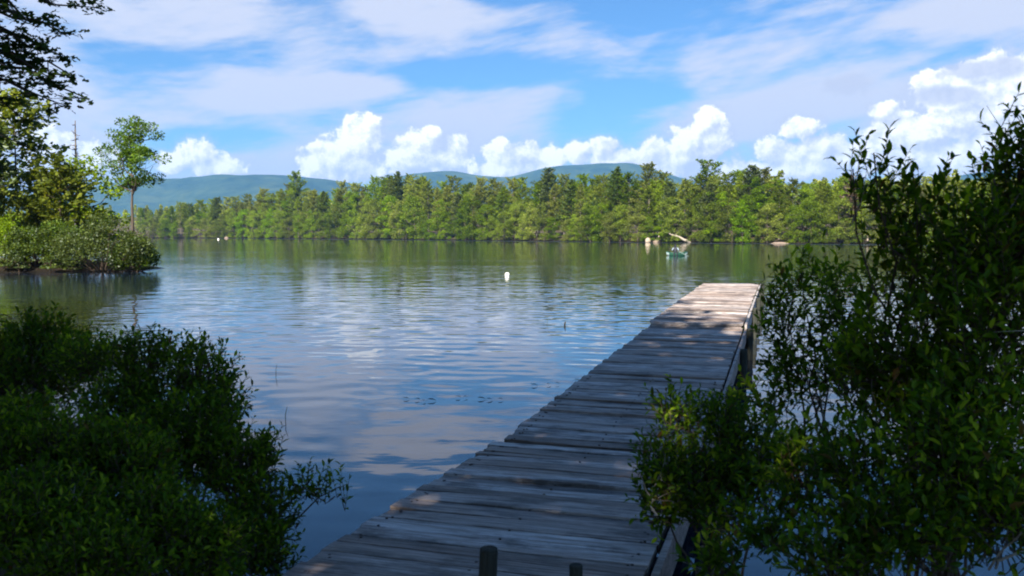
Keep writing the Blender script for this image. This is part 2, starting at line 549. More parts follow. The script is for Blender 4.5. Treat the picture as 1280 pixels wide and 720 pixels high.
def build_water():
    mb = MB()
    # fine near the camera, coarse far out; gentle real swell in the first 70 m
    na, = (420,)
    ang = np.linspace(-0.72, 0.72, na)
    rad = np.concatenate([np.arange(3.0, 12, 0.045), np.geomspace(12.05, 75, 560), np.geomspace(77, 760, 50)])
    A, Rr = np.meshgrid(ang, rad)
    x, y = Rr * np.sin(A), Rr * np.cos(A)
    z = np.zeros_like(x)
    lr = np.random.default_rng(3)
    for k in range(60):
        lam = lr.uniform(0.26, 0.75) if k < 44 else lr.uniform(0.8, 2.4)
        th = R(lr.normal(95, 42))                # travelling mostly away from / toward the viewer
        kx, ky = math.cos(th) * 2 * math.pi / lam, math.sin(th) * 2 * math.pi / lam
        ph = lr.uniform(0, 6.28)
        sl = 0.0074 if lam < 0.78 else 0.0046
        amp = sl * lam / (2 * math.pi)
        env = 0.5 + 0.5 * np.sin(x * lr.uniform(-0.35, 0.35) + y * lr.uniform(-0.3, 0.3) + lr.uniform(0, 6))
        z += amp * 1.5 * env * np.sin(kx * x + ky * y + ph)
    wind = np.interp(Rr, [3, 6, 10, 16, 25, 40, 60, 75], [0.12, 0.15, 0.27, 0.58, 0.78, 0.50, 0.22, 0.0])
    z *= wind
    v = np.stack([x, y, z], -1).reshape(-1, 3)
    i = np.arange(len(rad) - 1)[:, None] * na
    j = np.arange(na - 1)
    f = np.stack([i + j, i + j + 1, i + na + j + 1, i + na + j], -1).reshape(-1, 4)
    mb.add(v, f[:, ::-1])
    # the rest of the lake, outside the fan, as a flat skirt
    a2 = np.linspace(0.72, 2 * math.pi - 0.72, 60)
    r2 = np.array([3.0, 40, 200, 760])
    A, Rr = np.meshgrid(a2, r2)
    v = np.stack([Rr * np.sin(A), Rr * np.cos(A), 0 * A - 0.002], -1).reshape(-1, 3)
    i = np.arange(3)[:, None] * 60
    j = np.arange(59)
    f = np.stack([i + j, i + j + 1, i + 60 + j + 1, i + 60 + j], -1).reshape(-1, 4)
    mb.add(v, f[:, ::-1])
    m, t, out = mat_new('lake_water')
    g = t.new('ShaderNodeNewGeometry')
    pos = g.outputs['Position']
    p2 = t.vmath('MULTIPLY', pos, (1.0, 1.9, 1))
    n1_ = t.noise(p2, 1.1, 3, 0.55)
    n2_ = t.noise(p2, 0.35, 2, 0.5)
    patch = t.noise(t.vmath('MULTIPLY', pos, (0.35, 1.0, 1)), 0.07, 3, 0.55)
    s = t.sep(pos)
    dist = t.vmath('LENGTH', pos)
    far = t.math('MULTIPLY', t.map(dist, 15, 50, 0.25, 0.8), t.map(dist, 60, 170, 1.0, 0.35))
    amp = t.math('MULTIPLY', t.map(patch, 0.35, 0.65, 0.35, 1.2), far)
    band = t.vmath('DOT_PRODUCT', pos, (0.759, 0.650, 0.0))               # a breeze line off the far shore
    bnd = t.math('MULTIPLY', t.map(band, 148, 152, 0, 1), t.map(band, 157, 160, 1, 0))
    amp = t.math('ADD', amp, t.math('MULTIPLY', bnd, 2.5))
    hgt = t.math('MULTIPLY', t.math('ADD', n1_, t.math('MULTIPLY', n2_, 1.5)), amp)
    b = t.new('ShaderNodeBump')
    b.inputs['Strength'].default_value = 1.0
    b.inputs['Distance'].default_value = 0.02
    t.l.new(hgt, b.inputs['Height'])
    pr = principled(t, out, (0.006, 0.013, 0.024), 0.03, b.outputs[0], 0.5)
    # wind-ruffled strips far out are rougher
    pr.inputs['IOR'].default_value = 1.5
    strip = t.map(t.noise(t.vmath('MULTIPLY', pos, (0.02, 0.14, 1)), 0.25, 2, 0.5), 0.5, 0.62, 0, 1)
    t.put(pr.inputs['Roughness'], t.math('ADD', t.math('ADD', 0.02, t.math('MULTIPLY', strip, t.map(dist, 60, 140, 0.0, 0.05))), t.math('MULTIPLY', bnd, 0.42)))
    o = mb.obj('lake_water', m, smooth=True)
    tag(o, 'rippled blue lake water mirroring sky and forest', None, None, 'structure')


build_water()


def build_hills():
    m, t, out = mat_new('hill_forest')
    g = t.new('ShaderNodeNewGeometry')
    n = t.noise(g.outputs['Position'], 0.012, 6, 0.7)
    n2 = t.noise(g.outputs['Position'], 0.0022, 4, 0.5)
    c_ = t.ramp(t.math('ADD', t.math('MULTIPLY', n, 0.6), t.math('MULTIPLY', n2, 0.4)),
                [(0.38, (0.010, 0.030, 0.022)), (0.5, (0.028, 0.054, 0.030)), (0.62, (0.055, 0.08, 0.036))])
    principled(t, out, c_, 1.0, bump(t, n, 1.0, 14.0), 0.0)

    def ridge(D, prof, name, label, seed):
        pts = [(P(px, py, D).x, P(px, py, D).z) for px, py in prof]
        xs = np.linspace(pts[0][0], pts[-1][0], 260)
        top = np.interp(xs, [p[0] for p in pts], [p[1] for p in pts])
        k = np.hanning(15)
        k /= k.sum()
        top = np.convolve(np.pad(top, 7, mode='edge'), k, mode='valid')
        ny = 60
        tt = np.linspace(-1, 1, ny)
        X, T = np.meshgrid(xs, tt)
        dep = 1150
        Y = D + T * dep
        Hh = np.zeros_like(X)
        for a in range(ny):
            for b_ in range(0, len(xs)):
                q = Vector((X[a, b_] * 0.0024, Y[a, b_] * 0.0024, seed))
                Hh[a, b_] = mnoise.fractal(q, 0.9, 2.1, 5)
        base = (np.cos(T * math.pi) * 0.5 + 0.5) ** 0.8
        Z = top[None, :] * base * (1 + 0.06 * Hh * np.abs(np.sin(T * math.pi))) + Hh * 28 * np.abs(np.sin(T * math.pi)) - 4
        mb = MB()
        i = np.arange(ny - 1)[:, None] * len(xs)
        j = np.arange(len(xs) - 1)
        f = np.stack([i + j, i + j + 1, i + len(xs) + j + 1, i + len(xs) + j], -1).reshape(-1, 4)
        mb.add(np.stack([X, Y, Z], -1).reshape(-1, 3), f)
        o = mb.obj(name, m, smooth=True)
        tag(o, label, None, None, 'structure')

    ridge(4300, [(-500, 285), (-250, 270), (-60, 248), (40, 244), (110, 236), (150, 231), (200, 222), (250, 222), (300, 220), (350, 217),
                 (385, 221), (430, 226), (470, 235), (520, 250), (600, 285)], 'hill', 'long wooded blue hill behind the far shore at the lone tree', 3.3)
    ridge(4550, [(380, 290), (440, 250), (480, 226), (530, 215), (565, 212), (600, 219), (640, 221), (668, 212), (700, 207), (745, 204), (790, 205),
                 (815, 213), (850, 226), (900, 240), (960, 252), (1060, 262), (1200, 280)], 'hill', 'rounded blue hill with two summits above the middle of the forest', 8.1)
    ridge(4400, [(820, 290), (920, 262), (1040, 248), (1120, 240), (1180, 222), (1230, 214), (1300, 212), (1420, 222), (1600, 250), (1750, 285)],
          'hill', 'blue hill glimpsed through the tall shrub', 5.7)


build_hills()


# ------------------------------------------------------------------ foliage generators
def rand_rot(n, r_, up=0.0):
    """n random frames; z axes biased upward by up"""
    z = r_.normal(size=(n, 3))
    z /= np.linalg.norm(z, axis=1, keepdims=True)
    z[:, 2] = np.abs(z[:, 2]) * (1 if up else 1) + up
    z /= np.linalg.norm(z, axis=1, keepdims=True)
    a = r_.normal(size=(n, 3))
    x = np.cross(a, z)
    x /= np.linalg.norm(x, axis=1, keepdims=True)
    y = np.cross(z, x)
    return np.stack([x, y, z], -1)          # columns are axes


def leaves_into(mb, pos, rot, size, tmpl_v, tmpl_f):
    n = len(pos)
    size = np.broadcast_to(size, (n,))
    v = np.einsum('nij,kj->nki', rot, tmpl_v) * size[:, None, None] + pos[:, None, :]
    f = tmpl_f[None] + (np.arange(n) * len(tmpl_v))[:, None, None]
    mb.add(v.reshape(-1, 3), f.reshape(-1, tmpl_f.shape[1]))


# a simple diamond leaf (folded), x along its length; and a bent lanceolate leaf for close plants
DIA_V = np.array([(-0.5, 0, 0), (0.05, 0.36, 0.10), (0.5, 0, -0.08), (0.05, -0.36, 0.10)])
DIA_F = np.array([(0, 1, 2), (0, 2, 3)])[:, ::-1]
LAN_V = np.array([(0, 0, 0), (0.28, 0.17, 0.06), (0.28, -0.17, 0.06), (0.30, 0, 0.0), (0.62, 0.19, 0.05), (0.62, -0.19, 0.05), (0.64, 0, -0.02), (1.0, 0, -0.12)])
LAN_F = np.array([(0, 3, 1), (0, 2, 3), (1, 3, 6), (1, 6, 4), (3, 2, 5), (3, 5, 6), (4, 6, 7), (6, 5, 7)])
MAP_V = np.array([(0, 0, 0), (0.18, 0.5, 0.08), (0.42, 0.2, 0.0), (0.75, 0.42, 0.02), (1.0, 0, -0.1), (0.75, -0.42, 0.02), (0.42, -0.2, 0.0), (0.18, -0.5, 0.08), (0.4, 0, -0.02)])
MAP_F = np.array([(8, 0, 7), (8, 7, 6), (8, 6, 5), (8, 5, 4), (8, 4, 3), (8, 3, 2), (8, 2, 1), (8, 1, 0)])


def curve_pts(a, b, sag, n, r_, jit=0.0):
    a, b = Vector(a), Vector(b)
    L = (b - a).length
    out = []
    for i in range(n + 1):
        s = i / n
        p = a.lerp(b, s) + Vector((0, 0, sag * L * math.sin(s * math.pi)))
        if jit and 0 < i < n:
            p += Vector(r_.normal(size=3)) * jit * L
        out.append(p)
    return out


def broadleaf(h, cr, base, nleaf, leaf, seed, trunk_r=None, lean=0.0, flat=1.0, gaps=0.3, limbs=9, bark=None, mat=None, tmpl=None, cl=0.34):
    """tapered trunk with limbs, and a crown of many small leaves in uneven clumps: (trunk mesh, crown mesh)"""
    r_ = np.random.default_rng(seed)
    tr = MB()
    trunk_r = trunk_r or h * 0.016
    ax = [Vector((lean * h * (s ** 1.5) + r_.normal() * 0.008 * h * (s > 0), r_.normal() * 0.008 * h * (s > 0), s * h * 0.86)) for s in np.linspace(0, 1, 9)]
    ax[0].z = -0.4
    tr.tube(ax, [trunk_r * (1.25 if i == 0 else (1 - 0.88 * i / 8)) for i in range(9)], 7)

    def on_axis(z):
        s = min(max(z / (h * 0.86), 0), 1) * 8
        i = min(int(s), 7)
        return ax[i].lerp(ax[i + 1], s - i)
    cl_c, cl_r = [], []
    cz, hz = (base + h) / 2, (h - base) / 2
    for k in range(limbs):
        f_ = (k + 0.5) / limbs
        z_ = base + (h - base) * (0.04 + 0.88 * f_) + r_.normal() * 0.03 * h
        th = k * 2.4 + r_.normal() * 0.4
        prof = math.sqrt(max(0.05, 1 - ((z_ - cz) / (hz * 1.04)) ** 2)) * r_.uniform(0.62, 1.08)
        end = on_axis(z_) + Vector((math.cos(th) * cr * prof * 0.78, math.sin(th) * cr * prof * 0.78, 0))
        a = on_axis(max(base * 0.75, z_ - cr * prof * r_.uniform(0.45, 0.9)))
        pts = curve_pts(a, end, -0.10, 5, r_, 0.03)
        tr.tube(pts, [trunk_r * 0.42 * (1 - 0.75 * i / 5) for i in range(6)], 5)
        for q in range(4):
            s0 = r_.uniform(0.4, 1.0)
            p0 = pts[int(s0 * 5)]
            off_ = Vector(r_.normal(size=3)) * cr * 0.30
            off_.z = abs(off_.z) * 0.8 * flat
            e2 = p0 + off_
            e2.z = min(e2.z, h)
            tr.tube(curve_pts(p0, e2, -0.05, 3, r_, 0.03), [trunk_r * 0.14, trunk_r * 0.1, trunk_r * 0.07, trunk_r * 0.04], 3)
            cl_c.append(e2)
            cl_r.append(cr * cl * r_.uniform(0.65, 1.2))
    top = on_axis(h * 0.86)
    for q in range(3):
        cl_c.append(top + Vector((r_.normal() * cr * 0.16, r_.normal() * cr * 0.16, h * 0.06 + q * 0.03 * h)))
        cl_r.append(cr * cl * 0.8)
    cl_c = np.array([tuple(p) for p in cl_c])
    cl_r = np.array(cl_r)
    wgt = cl_r ** 2
    idx = r_.choice(len(cl_c), nleaf, p=wgt / wgt.sum())
    d = r_.normal(size=(nleaf, 3))
    d /= np.linalg.norm(d, axis=1, keepdims=True)
    rr = r_.uniform(0.25, 1.0, nleaf) ** 0.6
    pos = cl_c[idx] + d * (cl_r[idx] * rr)[:, None] * np.array([1, 1, 0.66 * flat])
    pos[:, 2] = np.maximum(pos[:, 2], 0.25)
    cm = MB()
    tv, tf = tmpl or (DIA_V, DIA_F)
    leaves_into(cm, pos, rand_rot(nleaf, r_, 0.35), leaf * r_.uniform(0.65, 1.35, nleaf), tv, tf)
    return tr.mesh('trunk', bark or M['bark_dark'], True), cm.mesh('crown', mat or M['broad'])


def conifer(h, cr, base, seed, tuft=0.45, per=7, step=0.75, irregular=0.35, droop=-0.05, bark=None, mat=None, topform=1.0, nb=5):
    """straight trunk, whorls of boughs carrying flat sprays of needles: (trunk mesh, crown mesh)"""
    r_ = np.random.default_rng(seed)
    tr, cm = MB(), MB()
    lean = r_.normal() * 0.012 * h
    ax = [Vector((lean * s * s, 0.4 * lean * s, s * h)) for s in np.linspace(0, 1, 8)]
    ax[0].z = -0.4
    r0 = h * 0.012
    tr.tube(ax, [r0 * (1.2 if i == 0 else (1 - 0.95 * i / 7)) for i in range(8)], 6)
    pos, dirs = [], []
    z_ = base
    while z_ < h * 0.99:
        s = (z_ - base) / (h - base)
        shape = (1 - s) ** topform * (0.75 + 0.5 * math.sin(min(s * 5, 1.57)))
        n = nb if s < 0.85 else 4
        off_ = r_.uniform(0, 6.28)
        for k in range(n):
            if r_.random() < 0.12 * irregular * 3:
                continue
            L = cr * max(0.07, shape * r_.uniform(1 - irregular * 1.2, 1 + irregular * 0.7))
            th = off_ + 6.283 * k / n + r_.normal() * 0.25
            a = Vector((lean * (z_ / h) ** 2, 0.4 * lean * (z_ / h) ** 2, z_))
            rise = (0.12 + 0.55 * s + r_.normal() * 0.1 + droop) * L
            e = a + Vector((math.cos(th) * L, math.sin(th) * L, rise))
            if L > 0.5:
                tr.tube([a, a.lerp(e, 0.5) + Vector((0, 0, -0.03 * L)), e], [r0 * 0.22, r0 * 0.14, r0 * 0.05], 3, False)
            m_ = max(4, int(per * (L / cr + 0.25) * 2.2))
            for q in range(m_):
                f_ = (0.28 + 0.76 * (q + r_.random()) / m_)
                wd = L * 0.30 * (1.15 - f_) + 0.10
                p = a.lerp(e, f_) + Vector((-math.sin(th), math.cos(th), 0)) * r_.normal() * wd * 0.75
                p.z += r_.normal() * 0.10 + 0.06
                pos.append(tuple(p))
                dirs.append(th + r_.normal() * 0.6)
        z_ += step * r_.uniform(0.7, 1.35) * (1 - 0.45 * s)
    pos, dirs = np.array(pos), np.array(dirs)
    n = len(pos)
    for rep in range(2):
        tilt = r_.normal(0.25, 0.45, n)
        x = np.stack([np.cos(dirs) * np.cos(tilt), np.sin(dirs) * np.cos(tilt), np.sin(tilt)], -1)
        a = r_.normal(size=(n, 3)) * 0.75 + np.array([0, 0, 1.0])
        y = np.cross(a, x)
        y /= np.linalg.norm(y, axis=1, keepdims=True)
        z = np.cross(x, y)
        leaves_into(cm, pos + r_.normal(size=(n, 3)) * 0.12, np.stack([x, y, z], -1), tuft * r_.uniform(0.6, 1.4, n), DIA_V, DIA_F)
    return tr.mesh('trunk', bark or M['bark_dark'], True), cm.mesh('crown', mat or M['needles'])


def tree_obj(name, meshes, loc, label, cat, group=None, rz=0.0, sc_=(1, 1, 1)):
    t = empty(name, loc, label, cat, group, rz)
    t.scale = sc_
    link('trunk', meshes[0], t)
    link('crown', meshes[1], t)
    return t


# ------------------------------------------------------------------ the far shore
BL = [broadleaf(10, 3.6, 0.4, 4600, 0.30, 100 + i, limbs=13, mat=M['broad'], cl=0.30) for i in range(4)]
BT = [broadleaf(15, 3.6, 3.5, 4600, 0.32, 120 + i, limbs=13, mat=M['broad'], cl=0.30) for i in range(3)]
PN = [conifer(17, 4.0, 4.2, 140 + i, 0.40, 14, 0.8, 0.42, 0.02, mat=M['needles'], topform=0.45, bark=M['bark_grey']) for i in range(5)]
PE = [conifer(17, 2.9, 2.5, 160 + i, 0.38, 14, 0.72, 0.3, -0.02, mat=M['needles'], topform=0.6, bark=M['bark_pale']) for i in range(3)]
HE = [conifer(16, 3.6, 2.0, 170 + i, 0.40, 13, 0.7, 0.32, -0.1, mat=M['needles_dark'], topform=0.6) for i in range(3)]
BR = conifer(16, 2.6, 4.0, 190, 0.5, 5, 0.9, 0.4, 0.0, mat=M['needles_brown'], topform=0.7)

TOPS = [(-400, 262), (100, 262), (170, 258), (200, 264), (240, 254), (300, 250), (340, 241), (368, 234), (400, 234), (450, 224), (500, 217), (560, 222), (600, 218),
        (650, 222), (690, 213), (730, 216), (770, 212), (810, 211), (850, 213), (880, 206), (940, 206), (1000, 213), (1040, 213), (1100, 216), (1200, 215), (1280, 214), (1500, 216)]
TX = np.array([a for a, _ in TOPS], float)
TY = np.array([b for _, b in TOPS], float)


def sector(px):
    for lim, word in ((262, 'beside the lone thin tree'), (330, 'behind the tiny white float'), (410, 'below the long blue hill'), (500, 'between the two blue hills'),
                      (580, 'under the left small summit'), (690, 'behind the white buoy'), (785, 'under the twin-topped hill'), (880, 'behind the small green boat'),
                      (955, 'beyond the dock end'), (1060, 'beside the brown bank')):
        if px < lim:
            return word
    return 'behind the tall shrub'


ORD = 'first second third fourth fifth sixth seventh eighth ninth tenth eleventh twelfth thirteenth fourteenth fifteenth sixteenth'.split()
ROWS = {}


def far_pos(px, back):
    a = math.atan((px - 640) / F)
    rf = float(np.interp(a, FAR_AZ, FAR_R))
    wf = 3.0 * math.sin(a * 37) + 2.0 * math.sin(a * 91 + 1) + 1.0 * math.sin(a * 210)
    r = rf + wf + back
    return r * math.sin(a), r * math.cos(a)


protos_used = set()


def far_tree(px, back, pool, hproto, hfrac, name, label, cat, group):
    x, y = far_pos(px, back)
    z = float(height(x, y))
    ytop = float(np.interp(px, TX, TY))
    ht = ((HZ - ytop) / F * y + CAMZ - z) * hfrac
    ht *= 0.95 if px > 780 else 1.0 + 0.13 * min(1.0, max(0.0, (440 - px) / 120))
    s = ht / hproto
    ws = (s ** 0.7) * random.uniform(0.82, 1.18)
    t = tree_obj(name, random.choice(pool), (x, y, z - 0.05), label, cat, group, random.uniform(0, 6.28), (ws, ws, s))
    if group:
        ROWS.setdefault(label, []).append((px, t))


GRP = 'trees along the far shore'
SPAN = (175, 1300)


def spread(n, lo=SPAN[0], hi=SPAN[1]):
    """screen columns spread evenly along the shore's true length"""
    xs = np.linspace(lo, hi, 800)
    pts = np.array([far_pos(x, 0) for x in xs])
    d = np.concatenate([[0], np.cumsum(np.linalg.norm(np.diff(pts, axis=0), axis=1))])
    # half way between equal ground spacing and equal picture spacing
    q = 0.5 * d / d[-1] + 0.5 * (xs - lo) / (hi - lo)
    t_ = (np.arange(n) + rng.uniform(0.15, 0.85, n)) / n
    return np.interp(t_, q, xs)


for px in spread(88):
    far_tree(px, rng.uniform(-0.6, 1.8), BL, 10, rng.uniform(0.30, 0.66), 'broadleaf_tree',
             'low tree overhanging the far waterline ' + sector(px), 'tree', GRP)
for px in spread(70):
    k = rng.random()
    if k < 0.45:
        far_tree(px, rng.uniform(6, 12), BT, 15, rng.uniform(0.62, 0.9), 'broadleaf_tree',
                 'rounded leafy tree in the forest edge ' + sector(px), 'tree', GRP)
    else:
        far_tree(px, rng.uniform(5, 12), PE, 17, rng.uniform(0.66, 0.94), 'pine_tree',
                 'slim yellowish pine in the forest edge ' + sector(px), 'pine', GRP)
for px in spread(78):
    far_tree(px, rng.uniform(9, 22), PN, 17, rng.uniform(0.82, 1.0), 'pine_tree',
             'broad feathery pine in the skyline ' + sector(px), 'pine', GRP)
for px in spread(26):
    far_tree(px, rng.uniform(4, 22), HE, 16, rng.uniform(0.62, 1.0), 'hemlock_tree',
             'dark hemlock among paler trees ' + sector(px), 'hemlock', GRP)
for lab, row in ROWS.items():
    if len(row) > 1 and 'tall shrub' not in lab:
        for (px_, t_), word in zip(sorted(row, key=lambda e: e[0]), ORD):
            t_['label'] = lab + ', ' + word + ' from left'
# the ones that stand out
for px, fr, lab in ((372, 1.16, 'lone pointed pine top above the low left end of the forest'),
                    (498, 1.05, 'tall dark pine spire between the two hills'),
                    (686, 1.07, 'ragged pine top breaking the skyline at the left foot of the twin-topped hill'),
                    (771, 1.06, 'dark pine top standing before the right summit of the twin-topped hill'),
                    (810, 1.07, 'pine top at the right foot of the twin-topped hill'),
                    (882, 1.06, 'tallest group pine in the skyline beyond the dock, left one'),
                    (938, 1.07, 'dark flat-topped pine in the skyline above the dock end')):
    far_tree(px, 12, HE if 'dark' in lab or 'ragged' in lab else PN, 16.5, fr, 'pine_tree', lab, 'pine', None)
x, y = far_pos(1062, 3)
tree_obj('dead_pine', BR, (x, y, float(height(x, y))), 'rust-brown dying pine in the forest left of the tall shrub', 'pine', None, 1.0, (0.9, 0.9, 0.86))


def forest_mass():
    """the unbroken wood further back and outside the picture, one mass"""
    r_ = np.random.default_rng(55)
    cm = MB()
    spots = []
    for i in range(640):
        px = r_.uniform(-900, 2400)
        back = r_.uniform(24, 120) if SPAN[0] - 20 < px < SPAN[1] + 20 else r_.uniform(2, 60)
        spots.append((px, back))
    for px, back in spots:
        x, y = far_pos(px, back)
        if y < 20:
            continue
        z = float(height(x, y))
        ht = r_.uniform(12, 15.2)
        cr = r_.uniform(2.4, 3.8)
        n = 260
        s = r_.uniform(0.1, 1, n) ** 0.8
        prof = cr * (1.05 - s) ** 0.65
        th = r_.uniform(0, 6.28, n)
        rr = prof * np.sqrt(r_.uniform(0.15, 1, n))
        pos = np.stack([x + np.cos(th) * rr, y + np.sin(th) * rr, z + 0.6 + s * (ht - 0.6)], -1)
        leaves_into(cm, pos, rand_rot(n, r_, 0.4), r_.uniform(0.6, 1.2, n), DIA_V, DIA_F)
    o = cm.obj('forest', M['needles'])
    tag(o, 'unbroken mixed wood filling the far shore behind the first trees', None, None, 'stuff')


forest_mass()


def rock(name, loc, size, mat, label, cat, seed, group=None):
    bm = bmesh.new()
    bmesh.ops.create_icosphere(bm, subdivisions=4, radius=1)
    for v in bm.verts:
        n = mnoise.fractal(v.co * 1.1 + Vector((seed, 0, 0)), 1, 2, 4)
        v.co *= 1 + 0.22 * n
        v.co = Vector((v.co.x * size[0], v.co.y * size[1], v.co.z * size[2]))
    me = bpy.data.meshes.new(name)
    bm.to_mesh(me)
    bm.free()
    for p in me.polygons:
        p.use_smooth = True
    me.materials.append(mat)
    o = link(name, me, None, loc)
    return tag(o, label, cat, group)


M['granite'] = plain_mat('granite', (0.34, 0.27, 0.20), 0.9, 0.25, 2.0, 0.05)
M['granite_dark'] = plain_mat('granite_dark', (0.22, 0.16, 0.12), 0.9, 0.3, 2.0, 0.05)
b1 = P(809, 300, 203)
rock('boulder', (b1.x, b1.y - 1.0, 0.45), (0.62, 0.6, 0.68), M['granite'], 'round pale boulder at the far waterline left of the driftwood', 'boulder', 1.0)
b1 = P(821, 301, 202)
rock('boulder', (b1.x, b1.y - 0.5, 0.15), (0.9, 0.5, 0.5), M['granite_dark'], 'low brown boulder just right of the round pale boulder', 'boulder', 4.0)
b1 = P(283, 297, 383)
rock('boulder', (b1.x, b1.y, 0.1), (0.9, 0.7, 0.6), M['granite_dark'], 'small brown boulder on the far left shore near the tiny white float', 'boulder', 7.0)
b1 = P(975, 304, 180)
rock('earth_bank', (b1.x, b1.y, 0.0), (2.0, 0.8, 0.32), M['granite_dark'], 'brown strip of bare bank beneath the shadowy gap in the forest', 'bank', 9.0)


def driftwood():
    a, b_ = P(834, 291, 199), P(863, 303, 198)
    t = empty('fallen_tree', (b_.x, b_.y, 0.2), 'bleached fallen tree trunk leaning from the forest into the water', 'log')
    mb = MB()
    a, b_ = a - t.location, b_ - t.location
    b_.z = -0.3
    mb.tube(curve_pts(a, b_, 0.04, 7, rng, 0.012), [0.13, 0.17, 0.2, 0.22, 0.24, 0.27, 0.3, 0.3], 8)
    mb.obj('trunk', M['bark_pale'], t, True)
    mb = MB()
    for s, d in ((0.15, (-0.6, -0.2, 1.4)), (0.3, (0.9, -0.3, 0.8)), (0.08, (-1.4, 0.2, 0.5))):
        p = a.lerp(b_, s)
        mb.tube([p, p + Vector(d) * 0.5, p + Vector(d)], [0.09, 0.06, 0.02], 5)
    mb.obj('branch', M['bark_pale'], t, True)


driftwood()

# ------------------------------------------------------------------ the left point of land
ISL = 'plants on the left point'


def gz(x, y):
    return float(height(x, y))


M_lone = broadleaf(8.5, 1.95, 4.7, 6200, 0.135, 308, 0.12, 0.01, limbs=16, bark=M['bark_dark'], mat=M['broad_light'], cl=0.25, flat=1.0)
q = P(166, 292, 50)
tree_obj('broadleaf_tree', M_lone, (q.x, q.y, gz(q.x, q.y)), 'slender lone tree with a bare forked trunk and small airy crown on the point', 'tree', None, 0.6)

# rounded shrubs at the water's edge
def dome_shrub(hh, cr, nleaf, leaf, seed, mat):
    """a rounded shrub: stems from the root, leaves in small bosses over a dome, bare and shadowed beneath"""
    r_ = np.random.default_rng(seed)
    st_, cm = MB(), MB()
    nb = 95
    bd = r_.normal(size=(nb, 3))
    bd[:, 2] = np.abs(bd[:, 2]) * 0.9 - 0.38
    bd /= np.linalg.norm(bd, axis=1, keepdims=True)
    sc_ = np.array([cr, cr, hh * 0.62])
    c0 = np.array([0, 0, hh * 0.36])
    bc = c0 + bd * sc_ * r_.uniform(0.70, 0.98, nb)[:, None]
    br_ = cr * r_.uniform(0.13, 0.27, nb)
    for p in bc[:26]:
        st_.tube(curve_pts((r_.normal() * 0.12, r_.normal() * 0.12, -0.2), Vector(p), -0.12, 4, r_, 0.03), [0.035, 0.03, 0.022, 0.014, 0.006], 4, False)
    i = r_.choice(nb, nleaf, p=br_ ** 2 / (br_ ** 2).sum())
    d = r_.normal(size=(nleaf, 3))
    d /= np.linalg.norm(d, axis=1, keepdims=True)
    pos = bc[i] + d * (br_[i] * r_.uniform(0.2, 1, nleaf) ** 0.5)[:, None]
    pos[:, 2] = np.maximum(pos[:, 2], 0.12)
    leaves_into(cm, pos, rand_rot(nleaf, r_, 0.35), leaf * r_.uniform(0.6, 1.3, nleaf), DIA_V, DIA_F)
    return st_.mesh('trunk', M['twig'], True), cm.mesh('crown', mat)


for (px, D, hh, cr, seed, mt, lab) in ((128, 47.5, 3.0, 2.55, 311, 'olive', 'big rounded olive shrub at the tip of the left point'),
                                       (74, 49.2, 2.5, 1.7, 312, 'needles_dark', 'darker shrub tucked behind the big rounded one on the point'),
                                       (168, 47.8, 1.8, 1.25, 313, 'olive', 'low shrub dipping to the water at the very tip of the point'),
                                       (42, 48.2, 2.1, 1.6, 314, 'olive', 'small yellowish shrub in the middle of the left point'),
                                       (2, 48.5, 2.6, 1.9, 315, 'broad', 'green shrub on the point cut by the picture edge')):
    q = P(px, 292, D)
    tree_obj('shrub', dome_shrub(hh, cr, int(3900 * cr), 0.12, seed, M[mt]), (q.x, q.y, max(gz(q.x, q.y), 0.02)), lab, 'shrub', ISL, 0)
# small plants along the low edge
for i, (px, D) in enumerate(((4, 46.6), (22, 46.5), (62, 46.3))):
    q = P(px, 292, D)
    ms = broadleaf(0.9, 0.6, 0.05, 500, 0.12, 330 + i, 0.02, limbs=6, mat=M['olive'], cl=0.35, bark=M['twig'])
    tree_obj('small_shrub', ms, (q.x, q.y, max(gz(q.x, q.y), 0.0)),
             ('tiny waterside shrub in the left corner of the point', 'knee-high waterside shrub second from the picture edge', 'knee-high waterside shrub in front of the olive shrubs')[i], 'shrub', ISL)
# trees behind them
ms = broadleaf(6.2, 2.4, 0.6, 3600, 0.22, 341, 0.12, limbs=12, mat=M['broad'], cl=0.3)
q = P(105, 292, 54)
tree_obj('broadleaf_tree', ms, (q.x, q.y, gz(q.x, q.y)), 'bright leafy tree behind the big olive shrub, under the dead snag', 'tree', ISL)
ms = broadleaf(5.2, 2.2, 0.6, 3200, 0.22, 342, 0.12, limbs=12, mat=M['broad'], cl=0.3)
q = P(55, 292, 53)
tree_obj('broadleaf_tree', ms, (q.x, q.y, gz(q.x, q.y)), 'leafy tree behind the olive shrubs, left of the one under the snag', 'tree', ISL)
ms = conifer(9.6, 3.2, 1.6, 343, 0.34, 12, 0.62, 0.4, 0.03, mat=M['needles'], topform=0.5)
q = P(22, 292, 53)
tree_obj('pine_tree', ms, (q.x, q.y, gz(q.x, q.y)), 'feathery pine with level boughs standing behind the shrubs of the point', 'pine', None, 0.4)
ms = conifer(8.0, 2.7, 1.2, 344, 0.34, 11, 0.62, 0.35, 0.0, mat=M['needles_dark'], topform=0.6)
q = P(-22, 292, 50)
tree_obj('pine_tree', ms, (q.x, q.y, gz(q.x, q.y)), 'dark conifer at the left picture edge on the point', 'pine', None, 2.4)
ms = conifer(6.0, 2.3, 0.8, 347, 0.3, 10, 0.55, 0.35, 0.0, mat=M['needles'], topform=0.7)
q = P(76, 292, 52)
tree_obj('pine_tree', ms, (q.x, q.y, gz(q.x, q.y)), 'young pine between the leafy trees on the point', 'pine', None, 1.4)


